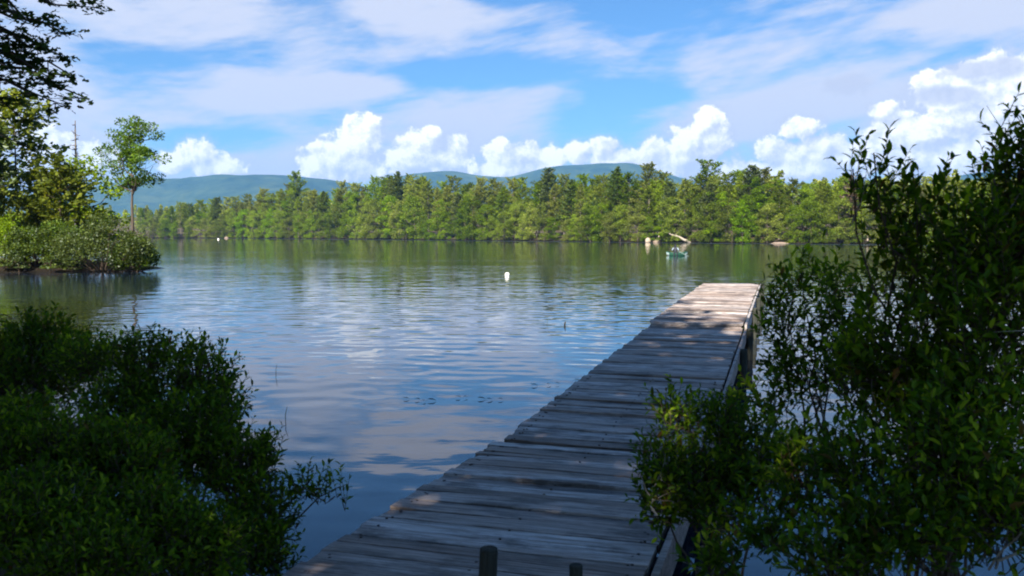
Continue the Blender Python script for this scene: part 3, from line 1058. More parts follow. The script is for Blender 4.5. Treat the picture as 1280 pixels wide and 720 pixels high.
def snag():
    q = P(97, 292, 55)
    t = empty('dead_snag', (q.x, q.y, gz(q.x, q.y)), 'bare dead conifer snag with stubby twigs left of the lone tree', 'dead tree')
    mb = MB()
    mb.tube([(0, 0, -0.2), (0.03, 0, 3), (0.0, 0.05, 6), (0.06, 0, 8.6)], [0.12, 0.10, 0.07, 0.025], 7)
    mb.obj('trunk', M['bark_grey'], t, True)
    r_ = np.random.default_rng(5)
    mb = MB()
    for k in range(60):
        z_ = r_.uniform(3.5, 8.4)
        th = r_.uniform(0, 6.28)
        L = r_.uniform(0.25, 0.9) * (1.15 - (z_ - 3.5) / 6)
        a = Vector((0.03, 0, z_))
        e = a + Vector((math.cos(th) * L, math.sin(th) * L, r_.uniform(-0.1, 0.25)))
        mb.tube([a, a.lerp(e, 0.5) + Vector((0, 0, -0.04)), e], [0.034, 0.026, 0.012], 4)
    mb.obj('twigs', M['bark_grey'], t)
    t.children[-1]['kind'] = 'stuff'


snag()


def overhanging_tree():
    """big maple-like tree just outside the picture on the left; its drooping boughs enter the top left corner"""
    r_ = np.random.default_rng(77)
    base = Vector((-8.3, 11.2, 0))
    base.z = gz(base.x, base.y)
    t = empty('overhanging_tree', base, 'dark leafy tree whose boughs hang into the top left corner', 'tree')
    tr, cm = MB(), MB()
    ax = [Vector((0.05 * math.sin(s), 0.04 * s, s)) for s in np.linspace(-0.3, 9.0, 12)]
    tr.tube(ax, [0.22 * (1 - 0.85 * i / 11) for i in range(12)], 9)
    # bough tips: photo positions at the tree's own distance
    tips = [(100, 8, 11.0), (60, 22, 10.6), (112, 0, 11.2), (75, 40, 11.0), (40, 60, 10.8), (80, 72, 11.2), (95, 98, 11.0), (60, 96, 10.8), (112, 124, 11.0), (70, 128, 11.2),
            (40, 118, 10.8), (25, 20, 10.4), (20, 90, 10.4), (30, 150, 11.0), (10, 50, 10.8), (5, 130, 10.6), (45, -10, 11.0), (10, -30, 10.8), (90, -25, 11.0), (15, 175, 11.2), (0, 205, 11.0),
            (-20, 60, 10.5), (-30, 140, 10.5), (-40, 0, 10.5), (-60, 90, 10.8), (5, 5, 10.9), (28, 78, 11.1)]
    P0, D0 = [], []
    for (px, py, D) in tips:
        e = P(px, py, D) - base
        a = ax[0].lerp(ax[-1], 0)
        z0 = min(max(e.z + 0.5, 2.0), 8.5)
        a = Vector((0.0, 0.04 * z0, z0))
        pts = curve_pts(a, e, 0.10, 8, r_, 0.02)
        tr.tube(pts, [0.05 * (1 - 0.85 * i / 8) for i in range(9)], 5)
        ax_dir = (pts[-1] - pts[-3]).normalized()
        for q in range(r_.integers(7, 10)):
            s = r_.uniform(0.45, 1.0) if q > 1 else 1.0
            p0 = pts[int(s * 8)]
            dv = Vector((r_.normal() * 0.6 + 0.35, r_.normal() * 0.7, r_.normal() * 0.14 - 0.10)).normalized()
            L = r_.uniform(0.2, 0.48)
            p1 = p0 + dv * L
            tr.tube([p0, p0.lerp(p1, 0.5), p1 + Vector((0, 0, -0.03))], [0.009, 0.006, 0.003], 3, False)
            for k in range(r_.integers(12, 20)):
                f_ = r_.uniform(0.05, 1.1)
                P0.append(tuple(p0.lerp(p1, f_) + Vector((r_.normal() * 0.055, r_.normal() * 0.055, r_.normal() * 0.022))))
    pos = np.array(P0)
    n = len(pos)
    leaves_into(cm, pos, rand_rot(n, r_, 0.9), r_.uniform(0.05, 0.095, n), MAP_V, MAP_F)
    tr.obj('trunk', M['bark_dark'], t, True)
    # rest of the crown, outside the picture
    pos = r_.normal(size=(5200, 3)) * np.array([1.7, 1.9, 2.0]) + np.array([-1.2, 0, 7.2])
    lim = pos + np.array(base)
    pxx = 640 + F * lim[:, 0] / lim[:, 1]
    pos = pos[(pxx < -10)]
    leaves_into(cm, pos, rand_rot(len(pos), r_, 0.4), r_.uniform(0.09, 0.15, len(pos)), MAP_V, MAP_F)
    o = cm.obj('crown', M['maple'], t)


overhanging_tree()

# ------------------------------------------------------------------ trees that throw the foreground into shade
SH = [broadleaf(17, 5.6, 4.0, 4000, 0.46, 400 + i, 0.3, limbs=14, mat=M['shade_leaf'], cl=0.33) for i in range(3)]
SHG = 'tall trees on the bank outside the picture'
for i, (x, y, s) in enumerate(((-13.0, -3.5, 1.0), (-9.0, -9, 1.05), (-3.5, -11, 1.0), (-15.5, 3.5, 0.95), (-6, -4.5, 0.9),
                               (-11.5, 3.0, 0.72), (-20, 4, 1.0), (-4.4, -1.6, 1.0))):
    tree_obj('shade_tree', SH[i % 3], (x, y, gz(x, y)), 'tall broadleaf tree on the bank outside the picture, shading the dock', 'tree', SHG, i * 1.7, (s * (0.72 if i == 7 else 1), s * (0.72 if i == 7 else 1), s))

# ------------------------------------------------------------------ dock
ANG = math.atan(0.304)
AX = Vector((math.sin(ANG), math.cos(ANG), 0))
PR = Vector((math.cos(ANG), -math.sin(ANG), 0))
WID = 1.53
L0 = Vector((-0.905, 4.2, 0))               # a point of the left edge
SD = [3.2, 4.2, 5.66, 6.93, 8.42, 14.9]
SZ = [0.53, 0.52, 0.475, 0.41, 0.43, 0.49]
FD = [14.9, 20, 25.6]
FZ = [0.56, 0.595, 0.615]


def dock_z(D, far=False):
    return float(np.interp(D, FD if far else SD, FZ if far else SZ))


def dock_pt(D, side=0.0, far=False, z=None):
    """point on the dock at forward distance D of its left edge; side 0..1 across"""
    p = L0 + AX * ((D - 4.2) / AX.y) + PR * (WID * side)
    p.z = dock_z(D, far) if z is None else z
    return p


def wood_mat():
    m, t, out = mat_new('weathered_wood')
    oi = t.new('ShaderNodeObjectInfo')
    tc_ = t.new('ShaderNodeTexCoord')
    g = t.new('ShaderNodeNewGeometry')
    wn = t.new('ShaderNodeTexWhiteNoise', noise_dimensions='1D')
    t.l.new(oi.outputs['Random'], wn.inputs['W'])
    sh_ = t.vmath('MULTIPLY', wn.outputs['Color'], (40, 40, 40))
    v = t.vmath('ADD', tc_.outputs['Object'], sh_)
    grain = t.noise(t.vmath('MULTIPLY', v, (2.2, 55, 55)), 1.0, 5, 0.65)
    fine = t.noise(t.vmath('MULTIPLY', v, (6, 190, 120)), 1.0, 3, 0.6)
    blot = t.noise(t.vmath('MULTIPLY', v, (2.6, 9, 9)), 1.0, 5, 0.62)
    stain = t.noise(g.outputs['Position'], 2.3, 6, 0.7)
    tone = t.ramp(wn.outputs['Value'], [(0.0, (0.22, 0.155, 0.118)), (0.25, (0.32, 0.25, 0.21)), (0.55, (0.41, 0.345, 0.305)), (0.85, (0.50, 0.44, 0.405)), (1.0, (0.59, 0.545, 0.51))])
    c_ = t.mix(t.map(grain, 0.35, 0.66), t.mix(1.0, tone, (0.44, 0.38, 0.34), 'MULTIPLY'), t.mix(1.0, tone, (1.14, 1.14, 1.16), 'MULTIPLY'))
    c_ = t.mix(t.map(fine, 0.52, 0.66, 0, 0.7), c_, (0.06, 0.046, 0.038))
    c_ = t.mix(t.map(t.math('ADD', t.math('MULTIPLY', blot, 0.55), t.math('MULTIPLY', stain, 0.45)), 0.485, 0.60, 0, 0.82), c_, (0.048, 0.036, 0.030))
    br_ = t.noise(t.vmath('MULTIPLY', v, (1.4, 6, 6)), 1.0, 4, 0.6)
    c_ = t.mix(t.map(br_, 0.58, 0.75, 0, 0.5), c_, (0.17, 0.095, 0.055))
    h = t.math('ADD', t.math('MULTIPLY', grain, 0.7), t.math('MULTIPLY', fine, 0.3))
    principled(t, out, c_, t.map(grain, 0.3, 0.7, 0.72, 0.52), bump(t, h, 0.9, 0.006), 0.32)
    return m


M['wood'] = wood_mat()
M['nail'] = plain_mat('rusty_iron', (0.06, 0.04, 0.032), 0.7, 0.3, 60)
M['post_wood'] = bark_mat('post_wood', (0.018, 0.018, 0.014), (0.055, 0.057, 0.045), 30)


def plank_mesh(seed, width):
    r_ = np.random.default_rng(seed)
    nx = 14
    xs = np.linspace(-0.5, 0.5, nx) * WID
    bow = r_.normal() * 0.004
    cup = r_.normal() * 0.002 + 0.001
    tw = r_.normal() * 0.004
    e0 = r_.normal(size=nx) * 0.0022
    e1 = r_.normal(size=nx) * 0.0022
    rings = []
    th = 0.036
    ch = 0.004
    for i, x in enumerate(xs):
        s = x / WID
        zz = bow * (1 - 4 * s * s) * 1.6 + r_.normal() * 0.0006
        y0, y1 = -width / 2 + e0[i], width / 2 + e1[i]
        tz = tw * s
        xx = x + (r_.normal() * 0.006 if i in (0, nx - 1) else 0)
        rings += [(xx, y0, zz - tz - th), (xx, y0, zz - tz - ch + cup), (xx, y0 + ch, zz - tz + cup), (xx, y1 - ch, zz + tz + cup), (xx, y1, zz + tz - ch + cup), (xx, y1, zz + tz - th)]
    f = []
    for i in range(nx - 1):
        for k in range(6):
            k2 = (k + 1) % 6
            f.append((i * 6 + k, (i + 1) * 6 + k, (i + 1) * 6 + k2, i * 6 + k2))
    for b_, fl in ((0, False), ((nx - 1) * 6, True)):
        q1, q2 = (b_, b_ + 1, b_ + 2, b_ + 3), (b_, b_ + 3, b_ + 4, b_ + 5)
        f += [q1[::-1], q2[::-1]] if fl else [q1, q2]
    mb = MB()
    mb.add(rings, np.array(f)[:, ::-1] if False else f)
    me = mb.mesh('plank', M['wood'])
    bm = bmesh.new()
    bm.from_mesh(me)
    bmesh.ops.recalc_face_normals(bm, faces=bm.faces)
    bm.to_mesh(me)
    bm.free()
    return me


def build_dock():
    root = empty('dock', dock_pt(3.2, 0.5), 'long weathered plank dock running from the bank out into the lake', 'dock')
    inv = root.location.copy()
    widths = [0.112, 0.126, 0.14, 0.155, 0.172, 0.19]
    variants = {wd: [plank_mesh(int(wd * 1000) * 10 + k, wd) for k in range(3)] for wd in widths}
    r_ = np.random.default_rng(21)
    for far, d0, d1 in ((False, 3.2, 6.90), (False, 6.96, 14.86), (True, 14.88, 25.6)):
        D = d0
        first = True
        while True:
            wd = float(r_.choice(widths, p=[0.1, 0.2, 0.25, 0.2, 0.15, 0.1]))
            gap = float(r_.uniform(0.005, 0.014))
            if first and far:
                wd = 0.19
            dD = (wd + gap) * AX.y
            if D + wd * AX.y > d1:
                break
            c_ = D + wd * AX.y / 2
            sh_ = r_.normal() * 0.005
            if r_.random() < 0.04:
                sh_ -= r_.uniform(0.02, 0.04)
            p = dock_pt(c_, 0.5, far) + PR * sh_
            p.z += r_.normal() * 0.0042
            o = link('plank', variants[wd][r_.integers(3)], root)
            o.location = p - inv
            z0, z1 = dock_z(c_ - 0.1, far), dock_z(c_ + 0.1, far)
            o.rotation_euler = (math.atan2(z1 - z0, 0.2 / AX.y), r_.normal() * 0.0035, -ANG + r_.normal() * 0.006)
            first = False
            D += dD
    # nail heads, two rows a side, joined
    mb = MB()
    for far, d0, d1 in ((False, 3.3, 14.8),):
        D = d0
        while D < 10:
            for s in (0.045, 0.055, 0.5, 0.945, 0.955):
                p = dock_pt(D + r_.normal() * 0.02, s + r_.normal() * 0.004, far) - inv
                mb.box(p + Vector((0, 0, 0.002)), (0.013, 0.013, 0.008))
            D += 0.16
    o = mb.obj('nails', M['nail'], root)
    o['kind'] = 'stuff'

    def beam(name, da, db, side, far, drop, hgt, thick, off=0.0, mat=None):
        """a plank on edge that follows the deck"""
        mb_ = MB()
        n = 12
        vs = []
        for i in range(n + 1):
            D_ = da + (db - da) * i / n
            p = dock_pt(D_, side, far) + PR * off - inv
            for dx, dz in ((-thick / 2, -drop - hgt), (-thick / 2, -drop), (thick / 2, -drop), (thick / 2, -drop - hgt)):
                vs.append(p + PR * dx + Vector((0, 0, dz + r_.normal() * 0.0015)))
        f = []
        for i in range(n):
            for k in range(4):
                k2 = (k + 1) % 4
                f.append((i * 4 + k, i * 4 + k2, i * 4 + 4 + k2, i * 4 + 4 + k))
        f += [(0, 3, 2, 1), (n * 4, n * 4 + 1, n * 4 + 2, n * 4 + 3)]
        mb_.add(vs, f)
        return mb_.obj(name, mat or M['wood'], root)

    for far, d0, d1 in ((False, 3.25, 6.88), (False, 6.98, 14.84), (True, 14.9, 25.55)):
        for side in (0.05, 0.5, 0.95):
            beam('stringer', d0, d1, side, far, 0.052, 0.14, 0.045)
        beam('side_board', d0, d1, 1.0, far, 0.004, 0.19 if not far else 0.24, 0.035, 0.045)
        beam('side_board', d0, d1, 0.0, far, 0.06, 0.12, 0.03, 0.012)
    # end boards that show at the step between two lengths, and the far end
    for D, far in ((14.885, True), (25.61, True), (6.905, False)):
        p = dock_pt(D, 0.5, far) - inv
        mb_ = MB()
        mb_.box(p + Vector((0, 0, -0.105)), (WID * 0.97, 0.03, 0.125), Matrix.Rotation(-ANG, 3, 'Z'))
        mb_.obj('end_board', M['wood'], root)
    # posts along both sides down into the lake bed
    for D, far in ((3.7, False), (6.75, False), (9.6, False), (12.3, False), (14.7, False), (17.6, True), (20.5, True), (23.0, True), (25.4, True)):
        for side, off in ((0.0, -0.06), (1.0, 0.115)):
            p = dock_pt(D, side, far) + PR * off - inv
            lean = Vector((r_.normal() * 0.03, r_.normal() * 0.03, 0))
            top = p + Vector((0, 0, (0.01 if side else -0.07) + r_.normal() * 0.012))
            mb_ = MB()
            rr = r_.uniform(0.042, 0.055)
            mb_.tube([p - lean + Vector((0, 0, -1.6)), p + Vector((0, 0, -0.4)), top - Vector((0, 0, 0.006)), top], [rr, rr, rr, rr * 0.86], 10)
            mb_.obj('post', M['post_wood'], root, False)


build_dock()

# two cut-off posts on the bank at the foot of the dock
PG = 'posts at the foot of the dock'
for (px, py, D, rr, lean, lab) in ((611, 685, 2.95, 0.031, 0.05, 'taller cut-off dark post standing at the foot of the dock'),
                                   (720, 706, 3.02, 0.0235, 0.0, 'lower thin dark post right of the taller one at the foot of the dock')):
    top = P(px, py, D)
    mb = MB()
    zb = gz(top.x, top.y) - 0.3 - top.z
    mb.tube([(-lean * 0.9, 0, zb), (-lean * 0.4, 0, zb * 0.45), (0, 0, -0.012), (0, 0, -0.003), (0, 0, 0.0)], [rr * 1.05, rr * 1.02, rr, rr, rr * 0.9], 16)
    o = mb.obj('post', M['post_wood'], None, False, top)
    tag(o, lab, 'post', PG)

# ------------------------------------------------------------------ things on the water
M['buoy'] = plain_mat('buoy_white', (0.80, 0.76, 0.66), 0.45, 0.06, 3)


def buoy(loc, r, label):
    t = empty('buoy', loc, label, 'buoy')
    bm = bmesh.new()
    bmesh.ops.create_uvsphere(bm, u_segments=28, v_segments=18, radius=r)
    for v in bm.verts:
        v.co.z *= 0.94
    me = bpy.data.meshes.new('float')
    bm.to_mesh(me)
    bm.free()
    for p in me.polygons:
        p.use_smooth = True
    me.materials.append(M['buoy'])
    link('float', me, t, (0, 0, r * 0.42))
    mb = MB()
    ring = [(r * 0.16 * math.cos(a), 0, r * (1.40 + 0.12 * math.sin(a))) for a in np.linspace(0, math.pi, 9)]
    mb.tube(ring, r * 0.05, 6)
    mb.obj('eye', M['nail'], t, True)


q = P(634, 342, 2.05 * F / (344.5 - HZ))
buoy((q.x, q.y, 0), 0.115, 'round white mooring buoy alone on the water in mid lake')
q = P(273, 300, 300)
buoy((q.x, q.y, 0), 0.32, 'tiny white float far off near the left part of the far shore')


def boat():
    D = 2.05 * F / (319.5 - HZ)
    q = P(846, 319, D)
    root = empty('rowing_boat', (q.x, q.y, 0), 'small green boat with pale ends carrying one person near the far shore', 'boat', None, R(-6))
    g = plain_mat('boat_green', (0.022, 0.08, 0.05), 0.4, 0.1, 3)
    wht = plain_mat('boat_white', (0.24, 0.30, 0.28), 0.4, 0.05, 3)
    slv = plain_mat('sleeve_cloth', (0.22, 0.26, 0.30), 0.8, 0.1, 3)
    dk = plain_mat('boat_dark', (0.02, 0.022, 0.03), 0.6, 0.1, 3)
    # hull as a loft of U sections
    L = 1.95

    def section(s):
        t_ = 2 * s - 1
        half = 0.44 * max(0.05, 1 - abs(t_) ** 3.2)
        sheer = 0.24 + 0.13 * abs(t_) ** 2.2
        keel = -0.12 + 0.22 * abs(t_) ** 4
        pts = []
        for k in range(11):
            a = math.pi * k / 10
            pts.append((t_ * L / 2 * (1 - 0.03 * math.sin(a)), -half * math.cos(a) * (1 if k not in (0, 10) else 1.04), sheer - (sheer - keel) * math.sin(a) ** 0.7))
        return pts
    n = 24
    mb = MB()
    rings = [section(i / n) for i in range(n + 1)]
    v = [p for r_ in rings for p in r_]
    f = [(i * 11 + k, i * 11 + k + 1, (i + 1) * 11 + k + 1, (i + 1) * 11 + k) for i in range(3, n - 3) for k in range(10)]
    mb.add(v, f)
    mb.obj('hull', g, root, True)
    for lo, hi in ((0, 3), (n - 3, n)):
        mb = MB()
        f = [(i * 11 + k, i * 11 + k + 1, (i + 1) * 11 + k + 1, (i + 1) * 11 + k) for i in range(lo, hi) for k in range(10)]
        f += [(i * 11 + 10, i * 11, (i + 1) * 11, (i + 1) * 11 + 10) for i in range(lo, hi)]
        e = 0 if lo == 0 else n * 11
        mb.add(v, f)
        mb.add([v[e + k] for k in range(11)] + [tuple(np.mean([v[e + k] for k in range(11)], axis=0))], [(k, k + 1, 11) for k in range(10)])
        mb.obj('end_cap', wht, root, True)
    for sy in (0, 10):
        mb = MB()
        mb.tube([rings[i][sy] for i in range(n + 1)], 0.035, 8)
        mb.obj('gunwale', g, root, True)
    mb = MB()
    mb.box((-0.12, 0, 0.14), (0.28, 0.72, 0.05))
    mb.box((0.55, 0, 0.16), (0.22, 0.62, 0.05))
    mb.obj('thwart', dk, root)
    for sy in (-1, 1):
        mb = MB()
        mb.tube([(0.1, sy * 0.42, 0.42), (0.45, sy * 0.95, 0.22), (0.75, sy * 1.3, 0.06)], 0.018, 6)
        mb.box((0.8, sy * 1.38, 0.03), (0.34, 0.12, 0.02), Matrix.Rotation(sy * 0.85, 3, 'Z'))
        mb.obj('oar', wht, root)
    # the sitter, seen from behind
    pr_ = empty('person', (q.x - 0.16, q.y - 0.12, 0.17), 'person in dark clothes with pale sleeves sitting in the green boat', 'person', None, R(172))
    J = {'pelvis': (0, 0, 0.10), 'waist': (0, -0.01, 0.26), 'chest': (0, 0.01, 0.44), 'neck': (0, 0.02, 0.58), 'chin': (0, 0.045, 0.66), 'head': (0, 0.04, 0.74), 'crown': (0, 0.025, 0.83),
         'ls': (-0.18, 0.01, 0.53), 'le': (-0.30, 0.14, 0.34), 'lw': (-0.26, 0.38, 0.30), 'lh': (-0.25, 0.46, 0.30), 'rs': (0.18, 0.01, 0.53), 're': (0.30, 0.14, 0.34), 'rw': (0.26, 0.38, 0.30), 'rh': (0.25, 0.46, 0.30),
         'lhip': (-0.1, 0.03, 0.08), 'lk': (-0.14, 0.46, 0.17), 'la': (-0.13, 0.50, -0.26), 'lf': (-0.13, 0.62, -0.30), 'rhip': (0.1, 0.03, 0.08), 'rk': (0.14, 0.46, 0.17), 'ra': (0.13, 0.50, -0.26), 'rf': (0.13, 0.62, -0.30)}
    RAD = {'pelvis': 0.15, 'waist': 0.13, 'chest': 0.15, 'neck': 0.055, 'chin': 0.07, 'head': 0.095, 'crown': 0.06, 'ls': 0.06, 'le': 0.045, 'lw': 0.03, 'lh': 0.04, 'lhip': 0.09, 'lk': 0.06, 'la': 0.045, 'lf': 0.04}
    E = [('pelvis', 'waist'), ('waist', 'chest'), ('chest', 'neck'), ('neck', 'chin'), ('chin', 'head'), ('head', 'crown'), ('chest', 'ls'), ('ls', 'le'), ('le', 'lw'), ('lw', 'lh'), ('chest', 'rs'), ('rs', 're'), ('re', 'rw'), ('rw', 'rh'),
         ('pelvis', 'lhip'), ('lhip', 'lk'), ('lk', 'la'), ('la', 'lf'), ('pelvis', 'rhip'), ('rhip', 'rk'), ('rk', 'ra'), ('ra', 'rf')]
    names = list(J)
    me = bpy.data.meshes.new('body')
    me.from_pydata([J[k] for k in names], [(names.index(a), names.index(b)) for a, b in E], [])
    body = link('body', me, pr_)
    sk = body.modifiers.new('skin', 'SKIN')
    ss = body.modifiers.new('sub', 'SUBSURF')
    ss.levels = ss.render_levels = 1
    for i, k in enumerate(names):
        kk = k if k in RAD else 'l' + k[1:]
        me.skin_vertices[0].data[i].radius = (RAD[kk], RAD[kk])
        me.skin_vertices[0].data[i].use_root = (k == 'pelvis')
    me.materials.append(dk)
    for s in (-1, 1):
        mb = MB()
        mb.tube([(s * 0.17, 0.0, 0.54), (s * 0.24, 0.07, 0.45), (s * 0.30, 0.14, 0.34), (s * 0.28, 0.27, 0.32)], [0.065, 0.06, 0.055, 0.045], 10)
        mb.obj('sleeve', slv, pr_, True)
    bm = bmesh.new()
    bmesh.ops.create_uvsphere(bm, u_segments=14, v_segments=10, radius=0.115)
    for v_ in bm.verts:
        v_.co.z *= 0.8
        if v_.co.y > 0.05 and v_.co.z < 0.02:
            v_.co.y = 0.05
    me = bpy.data.meshes.new('hair')
    bm.to_mesh(me)
    bm.free()
    me.materials.append(dk)
    link('hair', me, pr_, (0, 0.015, 0.785))


boat()

# floating scraps of leaf and stem, and a few emergent stalks
M['scrap'] = plain_mat('wet_leaf', (0.03, 0.025, 0.015), 0.4, 0.3, 20)
FG = 'scraps floating left of the dock'
for i, (px, py, ln, ang) in enumerate(((508, 499, 0.11, 0.2), (522, 500, 0.10, -0.3), (530, 502, 0.08, 0.6), (540, 501, 0.16, 0.1), (573, 497, 0.10, 0.0), (582, 497, 0.09, 0.4),
                                       (602, 499, 0.15, -0.1), (612, 500, 0.12, 0.3), (626, 500, 0.10, 0.1), (668, 482, 0.14, 0.0), (686, 481, 0.10, 0.5), (697, 480, 0.09, -0.2), (722, 476, 0.14, 0.1))):
    D = 2.03 * F / (py - HZ)
    q = P(px, py, D)
    mb = MB()
    v = LAN_V.copy() * ln * 0.75
    v[:, 1] *= 1.3
    v[:, 0] -= ln * 0.375
    mb.add(v, LAN_F)
    o = mb.obj('floating_leaf', M['scrap'], None, False, (q.x, q.y, 0.022))
    o.rotation_euler = (0, 0.05, ang)
    tag(o, 'dark leaf scrap floating in a loose line on the blue water left of the dock', 'leaf scrap', FG)
M['reed'] = plain_mat('reed', (0.07, 0.09, 0.03), 0.7, 0.3, 30)
for (px, py, hpx, lab) in ((357, 530, 20, 'thin stalk standing in the water right of the left bushes'),
                           (706, 408, 6, 'short dark stub poking out of the water in front of the dock'),
                           (684, 404, 9, 'faint thin stalk in the water left of the short dark stub'),
                           (345, 470, 14, 'bent twig in the water above the left bushes')):
    D = 2.05 * F / (py - HZ)
    q = P(px, py, D)
    h_ = hpx * D / F
    mb = MB()
    th = 0.004 if hpx > 8 else 0.02
    mb.tube([(0, 0, -0.2), (0, 0, h_ * 0.5), (0.12 * h_, 0, h_)], [th, th, th * 0.5], 5)
    o = mb.obj('stalk', M['reed'] if hpx > 8 else M['scrap'], None, False, (q.x, q.y, 0))
    tag(o, lab, 'stalk')


# ------------------------------------------------------------------ foreground shrubs
def leaf_single(mat):
    mb = MB()
    mb.add(LAN_V, LAN_F)
    return mb.mesh('leaf', mat)


def near_shrub(name, root, specs, leaf, mat, label, group, seed, ntwig, nparts, up=0.6, spread_=0.5, stems=True, lpt=(8, 13)):
    """specs: (px, py, rx, ry, D, weight) ellipsoids that the foliage fills. Twigs carry alternate leaves."""
    r_ = np.random.default_rng(seed)
    root = Vector(root)
    root.z = gz(root.x, root.y) - 0.02
    t = empty(name, root, label, 'shrub', group)
    br = MB()
    C_, Rad, Wt = [], [], []
    for (px, py, rx, ry, D, wt) in specs:
        C_.append(P(px, py, D))
        Rad.append((rx * D / F, min(rx, ry) * 1.1 * D / F, ry * D / F))
        Wt.append(wt * rx * ry * (D * D) ** 0.5)
    Wt = np.array(Wt) / sum(Wt)
    for c_, rd in zip(C_, Rad):
        e = c_ - root
        e.z += rd[2] * 0.4
        st0 = Vector(r_.normal(size=3)) * 0.05
        st0.z = 0
        pts = curve_pts(st0, e, 0.05, 8, r_, 0.015)
        br.tube(pts, [0.011 * (1 - 0.75 * i / 8) for i in range(9)], 5, False)
    LP, LX, LN, LS = [], [], [], []
    for k in range(ntwig):
        i = r_.choice(len(C_), p=Wt)
        d = r_.normal(size=3)
        d /= np.linalg.norm(d)
        if d[2] < -0.2 and r_.random() < 0.5:
            d[2] = -d[2]
        rad = r_.uniform(0.25, 1.0) ** 0.55
        p = C_[i] + Vector(d * np.array(Rad[i]) * rad)
        dr = Vector(d) * spread_ + Vector((0, 0, up)) + Vector(r_.normal(size=3)) * 0.32
        dr.normalize()
        L = leaf * r_.uniform(2.4, 4.6)
        p = p - dr * L * 0.5
        q_ = p + dr * L + Vector((0, 0, 0.12 * L))
        # the twig, and the shoot it grows from
        inner = C_[i] + (p - C_[i]) * 0.45 - Vector((0, 0, 0.25 * Rad[i][2]))
        br.tube([inner - root, (inner.lerp(p, 0.6) - root), p - root, q_ - root], [0.0034, 0.0026, 0.0021, 0.0010], 3, False)
        n = r_.integers(*lpt)
        side = dr.cross(Vector((0, 0, 1)))
        if side.length < 0.05:
            side = Vector((1, 0, 0))
        side.normalize()
        nor = side.cross(dr)
        ph = r_.uniform(0, 6.28)
        for m_ in range(n):
            f_ = (m_ + 0.6) / n
            base = p.lerp(q_, f_)
            ph += 2.4
            out_ = side * math.cos(ph) + nor * math.sin(ph)
            lift = 0.55 + 0.6 * f_ + r_.normal() * 0.15          # leaves close up toward the tip
            x = (out_ * 1.0 + dr * lift + Vector(r_.normal(size=3)) * 0.12).normalized()
            z = (dr * 0.8 + Vector((0, 0, 0.8)) + Vector(r_.normal(size=3)) * 0.3)
            z = (z - x * z.dot(x)).normalized()
            LP.append(tuple(base))
            LX.append(tuple(x))
            LN.append(tuple(z))
            LS.append(leaf * r_.uniform(0.5, 1.3) * (1 - 0.25 * abs(f_ - 0.5)))
    LP, LX, LN, LS = map(np.array, (LP, LX, LN, LS))
    keep = LP[:, 2] > 0.03
    LP, LX, LN, LS = LP[keep], LX[keep], LN[keep], LS[keep]
    LY = np.cross(LN, LX)
    rot = np.stack([LX, LY, LN], -1)
    # the leaves that show largest in the picture become objects
    pyy = HZ + F * (CAMZ - LP[:, 2]) / LP[:, 1]
    pxx = 640 + F * LP[:, 0] / LP[:, 1]
    vis = (pxx > 5) & (pxx < 1275) & (pyy > 5) & (pyy < 715)
    facing = np.abs((LN * np.array([0, -1, 0.35])).sum(1))
    score = LS / LP[:, 1] * (0.4 + facing) - 0.02 * (LP[:, 1] - LP[:, 1].min()) / max(1e-3, LP[:, 1].std()) - 10 * (~vis)
    big = np.argsort(-score)[:nparts]
    rest = np.ones(len(LP), bool)
    rest[big] = False
    br.obj('branch', M['twig'], t)
    dead = MB()                                  # bare grey shoots left among the leaves
    for k in range(16):
        i = r_.choice(len(C_), p=Wt)
        d = Vector(r_.normal(size=3)).normalized()
        d.z = abs(d.z)
        e = C_[i] + Vector(tuple(d[j] * Rad[i][j] * r_.uniform(0.8, 1.12) for j in range(3)))
        a = C_[i] - Vector((0, 0, Rad[i][2] * 0.9)) + Vector(r_.normal(size=3)) * 0.05
        pts = curve_pts(a, e, r_.normal() * 0.06, 6, r_, 0.02)
        dead.tube([p - root for p in pts], [0.0048 * (1 - 0.8 * j / 6) for j in range(7)], 4, False)
        for q in range(3):
            p = pts[r_.integers(2, 6)]
            dead.tube([p - root, p + Vector(r_.normal(size=3)) * leaf * 1.1 + Vector((0, 0, leaf * 0.7)) - root], [0.002, 0.0008], 3, False)
    o = dead.obj('bare_twigs', M['bark_pale'], t)
    o['kind'] = 'stuff'
    lm = leaf_single(mat)
    rl = np.array(root)
    for b_ in big:
        o = bpy.data.objects.new('leaf', lm)
        COL.objects.link(o)
        o.parent = t
        mtx = Matrix([[*(rot[b_][i] * LS[b_]), LP[b_][i] - rl[i]] for i in range(3)] + [[0, 0, 0, 1]])
        o.matrix_local = mtx
    mb = MB()
    leaves_into(mb, LP[rest] - rl, rot[rest], LS[rest], LAN_V, LAN_F)
    o = mb.obj('leaves', mat, t)
    o['kind'] = 'stuff'
    return t


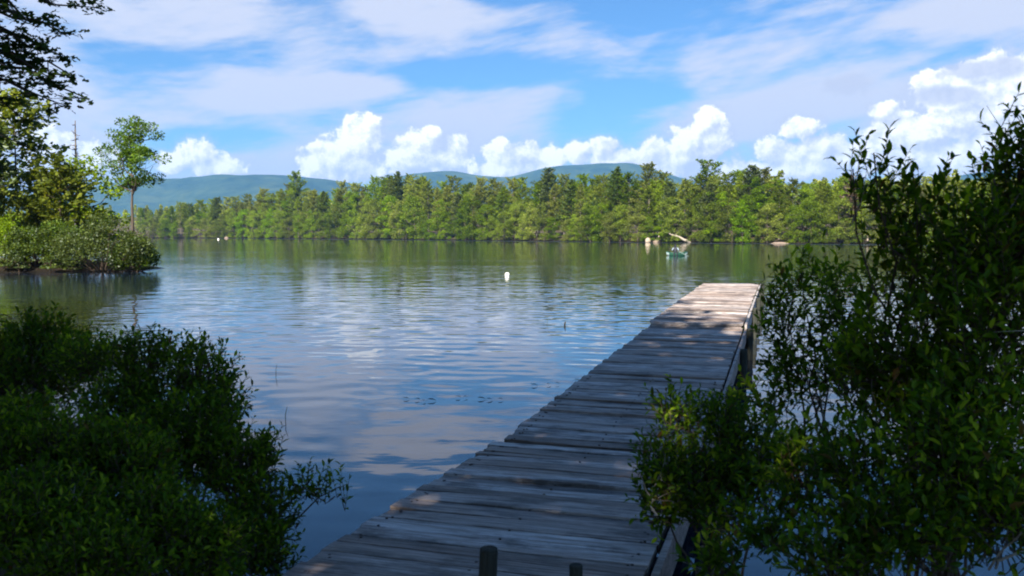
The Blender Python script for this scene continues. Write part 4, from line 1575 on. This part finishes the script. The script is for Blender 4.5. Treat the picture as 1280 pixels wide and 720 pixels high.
RG = 'shrubs on the right of the dock'
LG = 'shrubs on the left of the dock'
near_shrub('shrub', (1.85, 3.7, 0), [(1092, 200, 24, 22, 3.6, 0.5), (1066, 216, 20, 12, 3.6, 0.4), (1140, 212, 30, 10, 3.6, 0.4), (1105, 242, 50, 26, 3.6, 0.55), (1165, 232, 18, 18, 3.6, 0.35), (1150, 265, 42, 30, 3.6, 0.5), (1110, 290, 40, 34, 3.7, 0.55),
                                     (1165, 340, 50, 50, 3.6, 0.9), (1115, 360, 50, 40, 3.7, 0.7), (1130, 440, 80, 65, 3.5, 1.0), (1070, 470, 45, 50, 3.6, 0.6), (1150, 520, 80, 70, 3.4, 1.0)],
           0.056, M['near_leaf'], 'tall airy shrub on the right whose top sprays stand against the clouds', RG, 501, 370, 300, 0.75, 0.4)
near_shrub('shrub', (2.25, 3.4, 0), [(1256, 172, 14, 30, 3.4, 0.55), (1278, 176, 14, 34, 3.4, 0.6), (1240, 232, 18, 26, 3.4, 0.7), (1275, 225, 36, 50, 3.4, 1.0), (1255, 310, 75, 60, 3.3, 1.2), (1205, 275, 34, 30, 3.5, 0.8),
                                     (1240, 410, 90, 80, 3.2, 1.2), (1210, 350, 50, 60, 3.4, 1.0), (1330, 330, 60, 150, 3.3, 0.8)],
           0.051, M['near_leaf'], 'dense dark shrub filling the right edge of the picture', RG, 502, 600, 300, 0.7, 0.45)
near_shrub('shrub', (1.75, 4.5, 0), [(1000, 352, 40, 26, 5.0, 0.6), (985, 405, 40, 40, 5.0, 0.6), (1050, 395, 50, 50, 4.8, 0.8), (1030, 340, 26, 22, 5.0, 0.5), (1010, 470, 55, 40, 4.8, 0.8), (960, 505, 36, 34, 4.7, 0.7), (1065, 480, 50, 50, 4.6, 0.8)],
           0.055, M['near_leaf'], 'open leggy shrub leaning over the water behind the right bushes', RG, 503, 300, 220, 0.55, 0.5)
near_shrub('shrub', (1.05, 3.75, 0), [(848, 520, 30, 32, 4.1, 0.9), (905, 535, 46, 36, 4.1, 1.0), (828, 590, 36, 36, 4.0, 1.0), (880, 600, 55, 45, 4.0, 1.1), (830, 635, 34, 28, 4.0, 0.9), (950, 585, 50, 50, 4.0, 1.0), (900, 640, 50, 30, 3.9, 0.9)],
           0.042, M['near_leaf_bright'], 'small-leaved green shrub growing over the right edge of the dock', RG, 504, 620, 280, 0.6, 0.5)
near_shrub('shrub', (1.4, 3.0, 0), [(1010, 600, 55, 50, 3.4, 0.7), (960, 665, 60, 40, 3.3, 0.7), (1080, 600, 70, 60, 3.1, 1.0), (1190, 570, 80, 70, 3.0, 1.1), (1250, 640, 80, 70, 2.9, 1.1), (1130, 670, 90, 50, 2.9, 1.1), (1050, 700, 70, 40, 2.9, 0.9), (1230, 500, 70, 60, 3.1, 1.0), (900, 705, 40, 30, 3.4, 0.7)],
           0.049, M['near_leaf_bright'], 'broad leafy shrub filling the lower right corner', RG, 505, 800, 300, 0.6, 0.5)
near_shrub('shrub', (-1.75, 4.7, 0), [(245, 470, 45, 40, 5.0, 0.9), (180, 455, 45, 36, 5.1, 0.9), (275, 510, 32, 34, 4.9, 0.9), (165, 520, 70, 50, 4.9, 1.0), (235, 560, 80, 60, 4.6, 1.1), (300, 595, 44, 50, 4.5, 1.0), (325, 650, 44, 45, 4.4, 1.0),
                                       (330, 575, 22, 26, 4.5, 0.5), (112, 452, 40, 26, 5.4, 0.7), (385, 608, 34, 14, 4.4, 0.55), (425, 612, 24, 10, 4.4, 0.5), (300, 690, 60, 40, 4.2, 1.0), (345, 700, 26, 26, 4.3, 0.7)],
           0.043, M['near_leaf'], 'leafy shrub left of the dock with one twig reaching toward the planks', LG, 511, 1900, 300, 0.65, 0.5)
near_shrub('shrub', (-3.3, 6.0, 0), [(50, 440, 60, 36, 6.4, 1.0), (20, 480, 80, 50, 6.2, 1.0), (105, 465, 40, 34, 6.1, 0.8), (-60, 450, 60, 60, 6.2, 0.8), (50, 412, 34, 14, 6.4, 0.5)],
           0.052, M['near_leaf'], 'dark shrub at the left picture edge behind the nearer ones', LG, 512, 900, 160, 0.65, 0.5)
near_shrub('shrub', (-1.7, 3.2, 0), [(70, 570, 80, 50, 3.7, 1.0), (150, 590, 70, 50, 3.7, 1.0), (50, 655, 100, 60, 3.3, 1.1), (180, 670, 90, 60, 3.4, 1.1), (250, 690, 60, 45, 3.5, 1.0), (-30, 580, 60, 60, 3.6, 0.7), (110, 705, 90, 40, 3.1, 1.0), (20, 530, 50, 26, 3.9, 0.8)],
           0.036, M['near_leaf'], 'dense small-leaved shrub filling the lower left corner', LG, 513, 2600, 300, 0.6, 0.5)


# ------------------------------------------------------------------ the air between here and the hills
def haze():
    mb = MB()
    mb.box((0, 0, 0), (12100, 12100, 460))
    m, t, out = mat_new('haze')
    pv = t.new('ShaderNodeVolumePrincipled')
    pv.inputs['Color'].default_value = (0.25, 0.54, 1.0, 1)
    pv.inputs['Density'].default_value = 1.15e-4
    pv.inputs['Anisotropy'].default_value = 0.2
    t.l.new(pv.outputs[0], out.inputs['Volume'])
    o = mb.obj('haze', m, None, False, (0, 0, 227))
    tag(o, 'thin blue summer haze between the lake and the hills', None, None, 'stuff')


haze()
